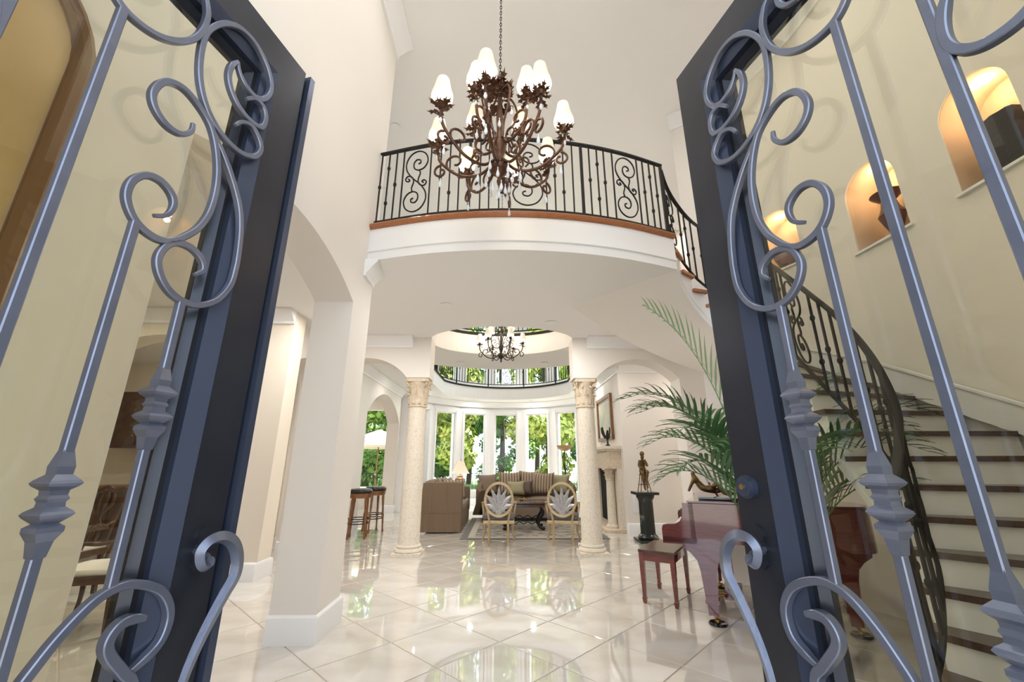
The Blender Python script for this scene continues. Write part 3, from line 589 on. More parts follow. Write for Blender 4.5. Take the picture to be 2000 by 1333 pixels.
# ================================================================== STAIRCASE
st = thing('staircase', 'curved white staircase with dark and red oak treads rising to the balcony', 'staircase', (0, 0, 0), 0, None, 'structure')
def ip(k): p = INNER(k); return Vector((p[0], p[1], 0))
def op(k): p = OUTER(k); return Vector((p[0], p[1], 0))
for k in range(1, 22):
    z = RISE * k
    def prow(kk, ov=0.0, nin=0.0):
        i_, o_ = ip(kk), op(kk); t = (i_ - o_).normalized(); return [i_ + t * nin, i_ * 0.66 + o_ * 0.34, i_ * 0.33 + o_ * 0.67, o_]
    fr = prow(k, nin=0.035); bk = prow(k + 1.06, nin=0.035)
    ctr = (sum(fr, Vector()) + sum(bk, Vector())) / 8
    f2 = []
    for p, b in zip(fr, bk): f2.append(p + (p - b).normalized() * 0.03)
    top = [p + Vector((0, 0, z)) for p in f2 + bk[::-1]]; bot = [p - Vector((0, 0, 0.035)) for p in top]; n = len(top)
    MB().add(top + bot, [tuple(range(n)), tuple(range(n, 2 * n))[::-1]] + [(i, (i + 1) % n, n + (i + 1) % n, n + i) for i in range(n)]).build('tread', 'wood' if k > 17 else 'darkwood', st, smooth=0)
    r0 = prow(k); vs = [p + Vector((0, 0, z - RISE)) for p in r0] + [p + Vector((0, 0, z - 0.034)) for p in r0]
    d_ = (prow(k + 0.3)[0] - r0[0]).normalized() * 0.02
    vs += [p + d_ for p in vs[:8]]
    fs = [(i, i + 1, 5 + i, 4 + i) for i in range(3)] + [(8 + i, 9 + i, 13 + i, 12 + i) for i in range(3)] + [(0, 4, 12, 8), (3, 7, 15, 11)] + [(i, i + 1, 9 + i, 8 + i) for i in range(3)] + [(4 + i, 5 + i, 13 + i, 12 + i) for i in range(3)]
    MB().add(vs, fs).build('riser', 'trim', st, smooth=0)
def strip(fa, fb, ks, nm, m, off=Vector((0, 0, 0))):
    vs = []; fs = []
    for k in ks: vs += [fa(k) + off, fb(k) + off]
    for i in range(len(ks) - 1): fs.append((2 * i, 2 * i + 1, 2 * i + 3, 2 * i + 2))
    return vs, fs
ks = [1 + i * 0.25 for i in range(85)]
zs = lambda k: max(0.0, RISE * k - 0.42)
mb = MB()   # soffit
vs = []; fs = []
for k in ks:
    i_, o_ = ip(k), op(k)
    for q in (0, 0.33, 0.67, 1): p = i_ * (1 - q) + o_ * q; vs.append(p + Vector((0, 0, zs(k))))
for i in range(len(ks) - 1):
    for j in range(3): fs.append((i * 4 + j, i * 4 + j + 1, i * 4 + 5 + j, i * 4 + 4 + j))
mb.add(vs, fs); mb.build('soffit', 'wall', st, smooth=60)
def saw(fp, nm, out):
    """stepped closed stringer along one edge"""
    m = MB(); vs = []; fs = []
    kk = []
    for k in range(1, 22):
        for q in (0, 0.33, 0.67, 0.999): kk.append((k + q, RISE * k - 0.034))
    for k, z in kk:
        p = fp(k); vs += [p + Vector((0, 0, zs(k))), p + Vector((0, 0, z))]
    n = len(kk)
    for i in range(n - 1): fs.append((2 * i, 2 * i + 2, 2 * i + 3, 2 * i + 1))
    m.add(vs, fs); return m.build(nm, 'trim', st, smooth=30)
saw(ip, 'stringer', 0.0); saw(op, 'outer_stringer', 0.0)
mb = MB(); mb.bar([ip(k) + Vector((0, 0, zs(k) + 0.09)) for k in ks[8:]], 0.025, 0.02, up=(0, 0, 1)); mb.build('stringer_moulding', 'trim', st, smooth=30)
mb = MB(); mb.bar([op(k) + (ip(k) - op(k)).normalized() * 0.02 + Vector((0, 0, RISE * k + 0.12)) for k in ks[20:60]], 0.22, 0.02, up=(0, 0, 1)); mb.build('wall_skirt', 'trim', st, smooth=30)
mb = MB(); mb.bar([op(k) + (ip(k) - op(k)).normalized() * 0.03 + Vector((0, 0, RISE * k + 0.235)) for k in ks[20:60]], 0.02, 0.035, up=(0, 0, 1)); mb.build('skirt_cap', 'trim', st, smooth=30)

# ================================================================== RAILINGS
def path_fn(pts):
    P_ = [Vector(p) for p in pts]; L_ = [0.0]
    for i in range(1, len(P_)): L_.append(L_[-1] + math.hypot(P_[i].x - P_[i - 1].x, P_[i].y - P_[i - 1].y))
    def f(s):
        s = max(0, min(L_[-1], s))
        for i in range(len(L_) - 1):
            if s <= L_[i + 1] + 1e-9: break
        q = (s - L_[i]) / max(1e-9, L_[i + 1] - L_[i]); return P_[i].lerp(P_[i + 1], q)
    return f, L_[-1]
# S scroll in a unit cell, x -0.5..0.5, z 0..1
SS = [(0.07, 0.235), (0.02, 0.215), (-0.04, 0.235), (-0.06, 0.285), (-0.02, 0.335), (0.08, 0.345), (0.19, 0.30), (0.22, 0.21), (0.17, 0.12), (0.04, 0.06), (-0.14, 0.055), (-0.32, 0.10), (-0.43, 0.20), (-0.40, 0.31), (-0.25, 0.37), (-0.05, 0.37)]
SBIG = [(0.05, 0.22), (-0.02, 0.20), (-0.10, 0.23), (-0.12, 0.29), (-0.04, 0.345), (0.10, 0.34), (0.20, 0.28), (0.20, 0.19), (0.10, 0.11), (-0.08, 0.075), (-0.28, 0.10), (-0.42, 0.18), (-0.43, 0.27)]
SMAIN = [(-0.04, 0.215), (-0.11, 0.235), (-0.10, 0.30), (0.02, 0.335), (0.15, 0.30), (0.20, 0.22), (0.12, 0.12), (-0.08, 0.07), (-0.30, 0.11), (-0.42, 0.22), (-0.38, 0.33), (-0.20, 0.43), (0.0, 0.50)]
def s_curve():
    lo = [(0.0, 0.235), (-0.07, 0.225), (-0.12, 0.27), (-0.03, 0.325), (0.12, 0.31), (0.20, 0.235), (0.13, 0.145), (-0.06, 0.10), (-0.27, 0.125), (-0.42, 0.205), (-0.43, 0.30), (-0.36, 0.345)]
    return lo
def scroll_set():
    """list of polylines (x -0.5..0.5, z 0..1) for one S panel"""
    A_ = [(0.0, 0.235), (-0.07, 0.225), (-0.12, 0.265), (-0.03, 0.32), (0.12, 0.31), (0.20, 0.235), (0.14, 0.135), (-0.04, 0.07), (-0.24, 0.075), (-0.41, 0.15), (-0.44, 0.25)]
    big = [(0.02, 0.225), (-0.08, 0.21), (-0.13, 0.26), (-0.06, 0.32), (0.10, 0.32), (0.22, 0.25), (0.18, 0.14), (0.0, 0.06), (-0.25, 0.07), (-0.43, 0.17), (-0.42, 0.29), (-0.30, 0.36), (-0.10, 0.37)]
    S_ = [(0.02, 0.225), (-0.07, 0.20), (-0.15, 0.25), (-0.08, 0.32), (0.10, 0.33), (0.24, 0.25), (0.24, 0.13)]
    main = [(-0.02, 0.235), (-0.10, 0.215), (-0.14, 0.265), (-0.05, 0.325), (0.12, 0.315), (0.18, 0.22), (0.06, 0.115), (-0.16, 0.10), (-0.36, 0.17), (-0.40, 0.27), (-0.30, 0.36)]
    full = [(-0.05, 0.24), (-0.13, 0.225), (-0.15, 0.28), (-0.03, 0.33), (0.13, 0.30), (0.17, 0.21), (0.05, 0.12), (-0.18, 0.10), (-0.37, 0.18), (-0.39, 0.28), (-0.26, 0.365)]
    low = [(-0.06, 0.245), (-0.14, 0.22), (-0.15, 0.275), (-0.04, 0.325), (0.11, 0.30), (0.16, 0.215), (0.06, 0.125), (-0.14, 0.10), (-0.34, 0.16), (-0.40, 0.26)]
    cl = [(-0.05, 0.25), (-0.13, 0.235), (-0.11, 0.195), (0.02, 0.185), (0.11, 0.235), (0.08, 0.31), (-0.08, 0.345), (-0.28, 0.315), (-0.39, 0.22), (-0.30, 0.11), (-0.05, 0.055), (0.22, 0.09), (0.38, 0.20), (0.36, 0.32), (0.18, 0.43), (0.0, 0.50)]
    s = cl + [(-x, 1 - z) for x, z in cl[::-1]][1:]
    c1 = [(-0.27, 0.40), (-0.31, 0.43), (-0.25, 0.47), (-0.14, 0.455), (-0.06, 0.40), (-0.08, 0.36)]
    c1 = [(-0.33, 0.415), (-0.25, 0.40), (-0.24, 0.44), (-0.34, 0.455), (-0.40, 0.41), (-0.30, 0.36), (-0.12, 0.345)]
    c2 = [(-0.28, 0.545), (-0.22, 0.52), (-0.30, 0.505), (-0.38, 0.54), (-0.30, 0.585), (-0.14, 0.56), (-0.08, 0.49), (-0.14, 0.40), (-0.10, 0.345)]
    return [s, c2, [(-x, 1 - z) for x, z in c2]]
def railing(name, label, pts, hgt, layout, m='iron', post=0.030, r=0.0075, rail_w=0.042, group=None, top_curb=True, bars_k=True, lo=0.07, curl=5):
    """pts: 3D base path; layout: list of (kind, s0, s1)"""
    t = thing(name, label, 'railing', (0, 0, 0), 0, group)
    f, L_ = path_fn(pts); n = len(pts); Z = lambda d: Vector((0, 0, d))
    dense = [f(L_ * i / (n * 2)) for i in range(n * 2 + 1)]
    MB().sweep([p + Z(hgt) for p in dense], [(-0.012, -rail_w / 2), (0.008, -rail_w / 2), (0.014, -rail_w / 4), (0.014, rail_w / 4), (0.008, rail_w / 2), (-0.012, rail_w / 2)], up=(0, 0, 1)).build('top_rail', m, t, smooth=40)
    MB().bar([p + Z(lo) for p in dense], 0.022, 0.022, up=(0, 0, 1)).build('bottom_rail', m, t, smooth=40)
    kk = 0
    for it in layout:
        if it[0] == 'post':
            p = f(it[1]); MB().bar([p, p + Z(hgt)], post, post, up=(1, 0, 0)).build('post', m, t, smooth=0)
        elif it[0] == 'bar':
            p = f(it[1]); b = MB().bar([p + Z(lo), p + Z(hgt - 0.01)], r * 2, r * 2, up=(1, 0, 0)).build('baluster', m, t, smooth=0)
            if bars_k and len(it) > 2:
                for q in it[2]: MB().lathe([(0.006, -0.03), (0.018, -0.014), (0.020, 0), (0.018, 0.014), (0.006, 0.03)], c=tuple(p + Z(lo + (hgt - lo) * q)), n=6).build('knuckle', m, b, smooth=0)
        elif it[0] == 'scroll':
            s0, s1, flip = it[1], it[2], it[3]; cx = (s0 + s1) / 2; wd = (s1 - s0)
            b = MB()
            for pl in scroll_set():
                q3 = []
                for x, z in cr([(x, z, 0) for x, z in pl], curl) and [(v.x, v.y) for v in cr([(x, z, 0) for x, z in pl], curl)]:
                    p = f(cx + flip * x * wd); q3.append(p + Z(lo + 0.012 + (hgt - lo - 0.024) * z))
                b.tube(q3, r * 1.15, 6)
            b.build('scroll_panel', m, t, smooth=60)
    return t
# balcony railing, laid out along 3.55 m
def bal_layout(L_):
    out = []; u = L_ / 1600.0; X = lambda x: (x - 75) * u
    seq = [(85, .5), (130, .25), (130, .62), (175, .5)]
    kn = {85: (.5,), 130: (.76, .25), 175: (.5,), 430: (.5,), 480: (.27,), 530: (.5,), 1020: (.5,), 1065: (.28,), 1110: (.5,), 1210: (.5,), 1255: (.75, .25), 1295: (.5,), 1540: (.5,), 1585: (.76, .25), 1625: (.5,)}
    for x in (85, 130, 175, 218, 375, 430, 480, 530, 640, 685, 735, 785, 975, 1020, 1065, 1115, 1210, 1255, 1295, 1345, 1500, 1540, 1585, 1625):
        out.append(('bar', X(x), kn.get(x, ())))
    for x in (585, 1165, 1668): out.append(('post', X(x)))
    for a, b, fl_ in ((218, 375, 1), (785, 975, 1), (1345, 1500, 1)): out.append(('scroll', X(a) , X(b), fl_))
    return out
bp = [p + Vector((0, 0, F2 + 0.012)) for p in offset(BAL, -0.045)]
_, LB = path_fn(bp)
railing('balcony_railing', 'black iron balcony railing with S scrolls along the curved landing', bp, 0.98, bal_layout(LB))
# stair railing along the inner edge
sp = [ip(k) + (op(k) - ip(k)).normalized() * 0.05 + Vector((0, 0, RISE * (k - 0.1) + 0.10)) for k in [1.3 + 0.25 * i for i in range(83)]]
_, LS = path_fn(sp)
lay = []; s = 0.06; cyc = 0; kkk = [(.5,), (.72, .28), (.5,)]
while s < LS - 0.1:
    if cyc % 8 == 3 and s + 0.30 < LS:
        lay.append(('scroll', s + 0.01, s + 0.27, 1)); s += 0.28
    else:
        lay.append(('bar', s, kkk[cyc % 3])); s += 0.085
    cyc += 1
lay += [('post', 0.0), ('post', LS)]
railing('stair_railing', 'black iron stair railing with scrolls winding down beside the treads', sp, 0.90, lay)
# oval well railing and rotunda balcony railing
wp = [Vector((1.32 * math.cos(a), 7.0 + 0.93 * math.sin(a), F2 + 0.012)) for a in [math.radians(-10 + 200 * i / 50) for i in range(51)]]
_, LW = path_fn(wp)
lay = [('bar', 0.09 * i) for i in range(1, int(LW / 0.09))] + [('post', LW * q) for q in (0, .25, .5, .75, 1)]
railing('well_railing', 'black iron railing around the oval ceiling well above the small chandelier', wp, 0.95, lay, bars_k=False)
rb = [Vector((x, y, F2 + 0.03)) for x, y in [(-1.99, 8.9), (-1.99, 10.0), (-1.99, 11.2), (-1.99, 12.2)] + [(RX + 2.14 * math.sin(math.radians(a)), RC + 2.14 * math.cos(math.radians(a))) for a in range(-66, 67, 6)] + [(1.99, 12.2), (1.99, 11.2), (1.99, 10.0), (1.99, 8.9)]]
_, LR = path_fn(rb); lay = []; mid = LR / 2
scs = [mid + d for d in (-2.55, -1.18, 0.0, 1.18, 2.55)]
i = 1
while 0.11 * i < LR:
    s = 0.11 * i
    if all(abs(s - q) > 0.17 for q in scs): lay.append(('bar', s, (.5,) if i % 3 == 0 else ()))
    i += 1
lay += [('scroll', q - 0.17, q + 0.17, -1) for q in scs] + [('bar', q + d) for q in scs for d in (-0.19, 0.19)] + [('post', mid + q) for q in (-3.3, -1.85, -0.62, 0.62, 1.85, 3.3)]
railing('rotunda_railing', 'black iron railing with spiral scrolls along the rotunda balcony', rb, 0.95, lay, r=0.009, post=0.04, curl=4)
# ================================================================== COLUMNS
def leaf_strip(mb, base, outd, tang, hgt, wid, curl, n=6, th=0.012):
    """carved acanthus leaf: rises along z, leans outward and curls over"""
    vs = []; fs = []
    for i in range(n + 1):
        q = i / n
        z = hgt * math.sin(min(1.0, q * 1.12) * PI * 0.5) - (max(0, q - 0.82) * hgt * 0.7)
        o = curl * (q ** 2.4); w_ = wid * (0.75 + 0.5 * math.sin(PI * min(1, q * 1.05))) * (1 - 0.72 * max(0, q - 0.65) / 0.35)
        w_ *= 1 + (0.16 if i % 2 else -0.05)
        p = base + Vector((0, 0, z)) + outd * o
        vs += [p - tang * w_ / 2, p + outd * (th * 1.6), p + tang * w_ / 2, p - outd * th]
    for i in range(n):
        a, b = 4 * i, 4 * i + 4
        for j in range(4): fs.append((a + j, a + (j + 1) % 4, b + (j + 1) % 4, b + j))
    fs += [(3, 2, 1, 0), (4 * n, 4 * n + 1, 4 * n + 2, 4 * n + 3)]
    mb.add(vs, fs)
def capital_parts(t, z0, r, hgt, mt='stone2'):
    b = MB().lathe([(r * 0.98, z0 - 0.02), (r * 1.12, z0 - 0.012), (r * 1.12, z0 + 0.012), (r * 0.98, z0 + 0.02), (r * 0.98, z0 + hgt * 0.4), (r * 1.08, z0 + hgt * 0.7), (r * 1.32, z0 + hgt * 0.88)], n=28)
    b.build('bell', mt, t)
    for row, (zz, hh, ro, n, wd) in enumerate(((0.03, 0.42, 1.0, 8, 0.62), (0.08, 0.66, 1.0, 8, 0.60))):
        for i in range(n):
            a = 2 * PI * (i + 0.5 * row) / n; od = Vector((math.cos(a), math.sin(a), 0)); tg = Vector((-math.sin(a), math.cos(a), 0))
            q = MB(); leaf_strip(q, od * r * ro + Vector((0, 0, z0 + hgt * zz)), od, tg, hgt * hh, r * wd, r * (0.32 if row == 0 else 0.42))
            q.build('acanthus_leaf', mt, t, smooth=50)
    for i in range(4):
        a = PI / 4 + i * PI / 2; od = Vector((math.cos(a), math.sin(a), 0))
        c = od * r * 1.42 + Vector((0, 0, z0 + hgt * 0.78)); q = MB()
        pth = [c + od * (math.cos(s) * rr) + Vector((0, 0, math.sin(s) * rr)) for s, rr in [(j * 0.55, r * (0.26 - j * 0.014)) for j in range(15)]]
        q.tube(pth[::-1], r * 0.09, 6); q.tube([od * r * 1.0 + Vector((0, 0, z0 + hgt * 0.5)), od * r * 1.2 + Vector((0, 0, z0 + hgt * 0.8)), pth[0]], r * 0.09, 6)
        q.build('volute', mt, t)
    ab = []
    for i in range(4):
        a = PI / 4 + i * PI / 2; b0 = PI / 2 + i * PI / 2
        for da, rr in ((-0.09, 1.72), (0.09, 1.72)): ab.append((r * rr * math.cos(a + da), r * rr * math.sin(a + da)))
        for q in (0.3, 0.5, 0.7):
            aa = a + 0.09 + (PI / 2 - 0.18) * q; k_ = 1.30 + 0.9 * (q - 0.5) ** 2; ab.append((r * k_ * math.cos(aa), r * k_ * math.sin(aa)))
    MB().prism(ab, lambda x, y, d: (x, y, z0 + d), hgt * 0.88, hgt).build('abacus', mt, t, smooth=30)
def column(loc, label):
    t = thing('stone_column', label, 'column', loc, 0, 'stone columns of the arcade', 'structure')
    MB().b2(-0.215, 0.215, -0.215, 0.215, 0, 0.05).build('plinth', 'stone', t, smooth=0)
    MB().lathe([(0.205, 0.05), (0.215, 0.07), (0.205, 0.095), (0.185, 0.10), (0.178, 0.115), (0.188, 0.13), (0.180, 0.15), (0.165, 0.155)], n=32).build('base', 'stone', t)
    MB().lathe([(0.165, 0.15), (0.160, 0.2), (0.158, 0.9), (0.150, 1.6), (0.138, 2.24)], n=32).build('shaft', 'stone', t)
    capital_parts(t, 2.24, 0.140, 0.455)
    return t
column((-1.405, 6.91, 0), 'limestone column with leafy capital beside the sofa end')
column((1.41, 6.91, 0), 'limestone column with leafy capital beside the fireplace')

# ================================================================== CHANDELIERS
def bell_shade(t, c, s, lit='shade_glow'):
    pr = [(0.036, 0.150), (0.040, 0.148), (0.048, 0.10), (0.058, 0.055), (0.068, 0.025), (0.072, 0.0)]
    pr2 = [(0.070, 0.004), (0.073, -0.006), (0.070, -0.022), (0.060, -0.038), (0.052, -0.044)]
    o = MB().lathe([(r * s, z * s) for r, z in pr[::-1]], c=c, n=14).build('shade', 'shade', t, smooth=60)
    MB().lathe([(r * s, z * s) for r, z in pr2], c=c, n=14).build('shade_skirt', lit, o, smooth=60)
    q = MB()
    for i in range(7):
        a = 2 * PI * i / 7; q.tube([(c[0] + r * s * 1.01 * math.cos(a), c[1] + r * s * 1.01 * math.sin(a), c[2] + z * s) for r, z in pr[1:]], 0.0018 * s, 4)
    q.build('shade_seam', 'seam', o)
    return o
def leafy(mb, c, r, n, s, seed, up=0.3):
    rnd = random.Random(seed)
    for i in range(n):
        a = 2 * PI * i / n + rnd.uniform(-.2, .2); el = rnd.uniform(-0.5, 0.9) + up
        d = Vector((math.cos(a) * math.cos(el), math.sin(a) * math.cos(el), math.sin(el))); tg = Vector((-math.sin(a), math.cos(a), 0)); nn = d.cross(tg)
        L = s * rnd.uniform(0.7, 1.15); b = Vector(c) + d * r
        vs = [b, b + d * L * .35 + tg * L * .28, b + d * L * .45 + tg * L * .12, b + d * L * .75 + tg * L * .26, b + d * L * .75 + tg * L * .07, b + d * L * 1.05 + nn * L * .22,
              b + d * L * .75 - tg * L * .07, b + d * L * .75 - tg * L * .26, b + d * L * .45 - tg * L * .12, b + d * L * .35 - tg * L * .28]
        k = len(vs); th = nn * (0.03 * s)
        mb.add(vs + [v + th for v in vs], [tuple(range(k)), tuple(range(k, 2 * k))[::-1]] + [(j, (j + 1) % k, k + (j + 1) % k, k + j) for j in range(k)])
def drop(t, c, s):
    MB().lathe([(0.0, 0), (0.004, -0.004), (0.003, -0.02), (0.009, -0.045), (0.011, -0.058), (0.007, -0.072), (0.0, -0.078)], c=(0, 0, 0), n=8)
    return MB().lathe([(0.0, 0), (0.004 * s, -0.004 * s), (0.003 * s, -0.02 * s), (0.010 * s, -0.045 * s), (0.0125 * s, -0.060 * s), (0.008 * s, -0.076 * s), (0.0, -0.083 * s)], c=c, n=8).build('crystal_drop', 'crystal', t, smooth=0)
def chandelier(label, loc, S, n_out, a_out, n_in, a_in, mt, chain_to, crystals, power):
    t = thing('chandelier', label, 'chandelier', loc)
    R = lambda x, z, a: Vector((x * math.sin(a) * S, -x * math.cos(a) * S, z * S))   # angle 0 faces the doors
    # central stem
    MB().lathe([(r * S, z * S) for r, z in [(0, -0.46), (0.012, -0.45), (0.02, -0.42), (0.012, -0.39), (0.035, -0.36), (0.07, -0.33), (0.075, -0.30), (0.04, -0.27), (0.025, -0.22), (0.045, -0.15), (0.055, -0.10), (0.035, -0.04), (0.025, 0.05), (0.03, 0.16), (0.02, 0.3), (0.016, 0.5), (0.03, 0.56), (0.012, 0.62), (0, 0.62)]], n=14).build('stem', mt, t)
    q = MB(); leafy(q, (0, 0, 0.42 * S), 0.03 * S, 30, 0.10 * S, 3); leafy(q, (0, 0, 0.35 * S), 0.05 * S, 22, 0.10 * S, 4, -0.5); leafy(q, (0, 0, 0.50 * S), 0.02 * S, 18, 0.10 * S, 9, 0.2)
    q.build('leaf_crown', mt, t, smooth=0)
    for i in range(4):   # upper cage scrolls
        a = 2 * PI * i / 4 + 0.5; q = MB()
        q.tube(cr([R(.03, .44, a), R(.12, .40, a), R(.16, .30, a), R(.13, .18, a), R(.07, .08, a), R(.05, -.05, a)], 5), 0.009 * S, 6); q.build('cage_scroll', mt, t)
    def arm(a, rad, z1, dip, k):
        o = None; q = MB()
        pth = cr([R(.04, -.24 if dip else -.05, a), R(rad * .30, -.34 if dip else -.10, a), R(rad * .62, -.33 if dip else -.08, a), R(rad * .92, -.20 if dip else .0, a), R(rad * 1.0, z1 - .10, a), R(rad * 1.0, z1 - .04, a)], 6)
        q.tube(pth, 0.0115 * S, 7)
        def spiral(cx, cz, r0, st, dr, nn=15):
            return [R(cx + math.cos(st + dr * j * .45) * r0 * (1 - j / nn * .75), cz + math.sin(st + dr * j * .45) * r0 * (1 - j / nn * .75), a) for j in range(nn)]
        q.tube(spiral(rad * .70, (-.20 if dip else .06), .085, -1.4, 1), 0.0095 * S, 6)
        q.tube(spiral(rad * .93, (-.20 if dip else .0) - .075, .06, 1.5, -1), 0.0095 * S, 6)
        q.tube(spiral(rad * .36, (-.26 if dip else -.02), .055, -1.2, 1, 12), 0.008 * S, 6)
        o = q.build('arm', mt, t, smooth=60)
        c = R(rad, z1, a)
        q = MB(); q.lathe([(0.001, -.045 * S), (.02 * S, -.04 * S), (.035 * S, -.015 * S), (.03 * S, -.005 * S), (.012 * S, 0), (.012 * S, .05 * S), (.001, .05 * S)], c=tuple(c), n=10); leafy(q, tuple(c + Vector((0, 0, -.015 * S))), .018 * S, 11, .075 * S, k, .25); leafy(q, tuple(c + Vector((0, 0, -.05 * S))), .02 * S, 8, .07 * S, k + 50, -.3)
        q.build('leaf_cup', mt, o, smooth=0)
        bell_shade(t, tuple(c + Vector((0, 0, .07 * S))), S * 1.08)
        if crystals:
            drop(t, tuple(c + Vector((0, 0, -.075 * S))), S * 1.05); drop(t, tuple(R(rad * .93, -.33 if dip else -.12, a)), S * 1.05)
    for i in range(n_out): arm(a_out + 2 * PI * i / n_out, 0.50, 0.0, True, i)
    for i in range(n_in): arm(a_in + 2 * PI * i / n_in, 0.27, 0.24, False, 20 + i)
    if crystals:
        for rr, zz, nn in ((.10, -.36, 8), (.17, -.37, 8), (.05, -.44, 4), (.0, -.475, 1)):
            for i in range(nn): drop(t, tuple(R(rr, zz + 0.02 * math.sin(i * 2.3), 2 * PI * i / nn + rr * 7)), S * 1.1)
        for i in range(8): drop(t, tuple(R(.13, .20 if i % 2 else .05, i * 0.8)), S * 1.1)
    # chain
    q = MB(); z = 0.62 * S; i = 0; top = chain_to - loc[2]; rl = 0.013 * (1 if S > 0.8 else 1.3); st_ = 0.034 * (1 if S > .8 else 1.3)
    while z < top:
        lk = [(math.cos(w_) * rl * 0.62, 0, z + st_ / 2 + math.sin(w_) * st_ * 0.68) for w_ in [2 * PI * j / 8 for j in range(8)]]
        if i % 2: lk = [(0, x, zz) for x, _, zz in lk]
        q.tube(lk, 0.0032, 4, closed=True); z += st_; i += 1
    q.build('chain', mt if mt == 'bronze_blk' else 'bronze_blk', t)
    q = MB().lathe([(0.001, -0.05), (0.03, -0.045), (0.06, -0.01), (0.065, 0.0), (0.001, 0.0)], c=(0, 0, top), n=16); q.build('ceiling_rose', mt, t)
    for i in range(4):
        a = PI / 4 + i * PI / 2; point('chandelier_bulb', Vector(loc) + R(.40, .34, a + a_out + PI / 8), power, (1, 0.82, 0.6), 0.04)
    return t
chandelier('large bronze twelve light chandelier with cream shades and crystal drops', (0.0, 2.62, 3.80), 1.0, 8, math.radians(-10), 4, math.radians(-40), 'bronze', TOP, True, 1.6)
chandelier('smaller black iron chandelier hanging in the oval ceiling well', (-0.02, 7.28, 3.46), 0.80, 6, math.radians(25), 2, math.radians(60), 'bronze_blk', TOP, False, 3)
# ================================================================== PIANO, BENCH
pn = thing('grand_piano', 'glossy mahogany baby grand piano standing under the curved stairs', 'piano', (1.535, 4.17, 0), math.radians(-28))
rim = [(0.25, 0), (1.40, 0), (1.56, 0.07), (1.63, 0.25), (1.60, 0.48), (1.45, 0.68), (1.15, 0.85), (0.92, 1.10), (0.72, 1.36), (0.55, 1.45), (0.25, 1.45)]
rs = [(0.25, 0.0), (0.9, 0.0)] + [(v.x, v.y) for v in cr([(x, y, 0) for x, y in rim[1:-1]], 5)] + [(0.25, 1.45)]
MB().prism(rs, lambda a, b, d: (a, b, d), 0.66, 0.985).build('rim', 'mahogany', pn, smooth=30)
MB().prism([(x - 0.01, y) for x, y in rs], lambda a, b, d: (a, b, d), 0.990, 1.004).build('lid', 'mahogany', pn, smooth=30)
MB().b2(0.0, 0.30, 0.0, 1.45, 0.63, 0.69).build('keybed', 'mahogany', pn, smooth=0)
ck = [(0.0, 0.64), (0.0, 0.755), (0.012, 0.785), (0.05, 0.795), (0.12, 0.80), (0.165, 0.825), (0.19, 0.87), (0.198, 0.925), (0.20, 0.985), (0.29, 0.985), (0.29, 0.64)]
for y in (0.0, 1.385): MB().prism(ck, lambda a, b, d: (a, y + d, b), 0, 0.065).build('key_cheek', 'mahogany', pn, smooth=20)
kb = MB().b2(0.03, 0.17, 0.07, 1.38, 0.69, 0.715).build('keyboard', 'ivory', pn, smooth=0)
q = MB()
for i in range(52):
    if i % 7 in (0, 1, 3, 4, 5): q.b2(0.085, 0.17, 0.083 + i * 0.0252, 0.095 + i * 0.0252, 0.715, 0.727)
q = q.build('black_keys', 'black', kb, smooth=0); q['kind'] = 'stuff'
MB().b2(0.175, 0.20, 0.066, 1.384, 0.69, 0.93).build('fallboard', 'black', pn, smooth=0)
MB().box((0.45, 0.88, 1.10), (0.02, 0.60, 0.22), rot=Matrix.Rotation(math.radians(-28), 3, 'Y') @ Matrix.Identity(3)).build('music_desk', 'mahogany', pn, smooth=0)
def piano_leg(x, y):
    m = MB(); pr = [(-0.20, 0.66), (-0.19, 0.60), (-0.13, 0.555), (-0.085, 0.50), (-0.068, 0.42), (-0.048, 0.17), (0.048, 0.17), (0.068, 0.42), (0.085, 0.50), (0.13, 0.555), (0.19, 0.60), (0.20, 0.66)]
    m.prism(pr, lambda a, b, d: (x + a, y + d, b), -0.055, 0.055); lg = m.build('leg', 'mahogany', pn, smooth=25)
    MB().box((x, y, 0.182), (0.112, 0.118, 0.03)).box((x, y, 0.125), (0.085, 0.09, 0.10)).build('ferrule', 'mahogany', lg, smooth=0)
    MB().tube([(x, y, 0.08), (x + 0.02, y, 0.055)], 0.018, 8).lathe([(0.0, 0.0), (0.026, 0.006), (0.026, 0.03), (0.0, 0.036)], c=(x + 0.02, y, 0.012), n=12).build('caster', 'brass', lg)
    MB().lathe([(0.0, 0), (0.075, 0), (0.078, 0.008), (0.068, 0.02), (0.04, 0.013), (0.0, 0.013)], c=(x + 0.02, y, 0), n=20).build('caster_cup', 'black', lg)
piano_leg(0.36, 0.085); piano_leg(0.36, 1.33); piano_leg(1.40, 0.33)
ly = MB().b2(0.48, 0.54, 0.62, 0.66, 0.16, 0.66).b2(0.48, 0.54, 0.82, 0.86, 0.16, 0.66).b2(0.44, 0.60, 0.56, 0.92, 0.08, 0.16).build('pedal_lyre', 'mahogany', pn, smooth=0)
for y in (0.65, 0.74, 0.83): MB().tube([(0.46, y, 0.10), (0.34, y, 0.07)], 0.011, 8).build('pedal', 'brass', ly)
ba = math.radians(56)
bn = thing('piano_bench', 'square legged mahogany piano bench with glossy dark top', 'bench', (1.755, 4.80, 0), ba)
MB().rbox((0, 0, 0.478), (0.64, 0.36, 0.03), 0.008, n=4).build('seat', 'walnut', bn, smooth=30)
for c, d in (((0, 0.155, 0.425), (0.54, 0.02, 0.08)), ((0, -0.155, 0.425), (0.54, 0.02, 0.08)), ((0.28, 0, 0.425), (0.02, 0.29, 0.08)), ((-0.28, 0, 0.425), (0.02, 0.29, 0.08))): MB().box(c, d).build('apron', 'mahogany', bn, smooth=0)
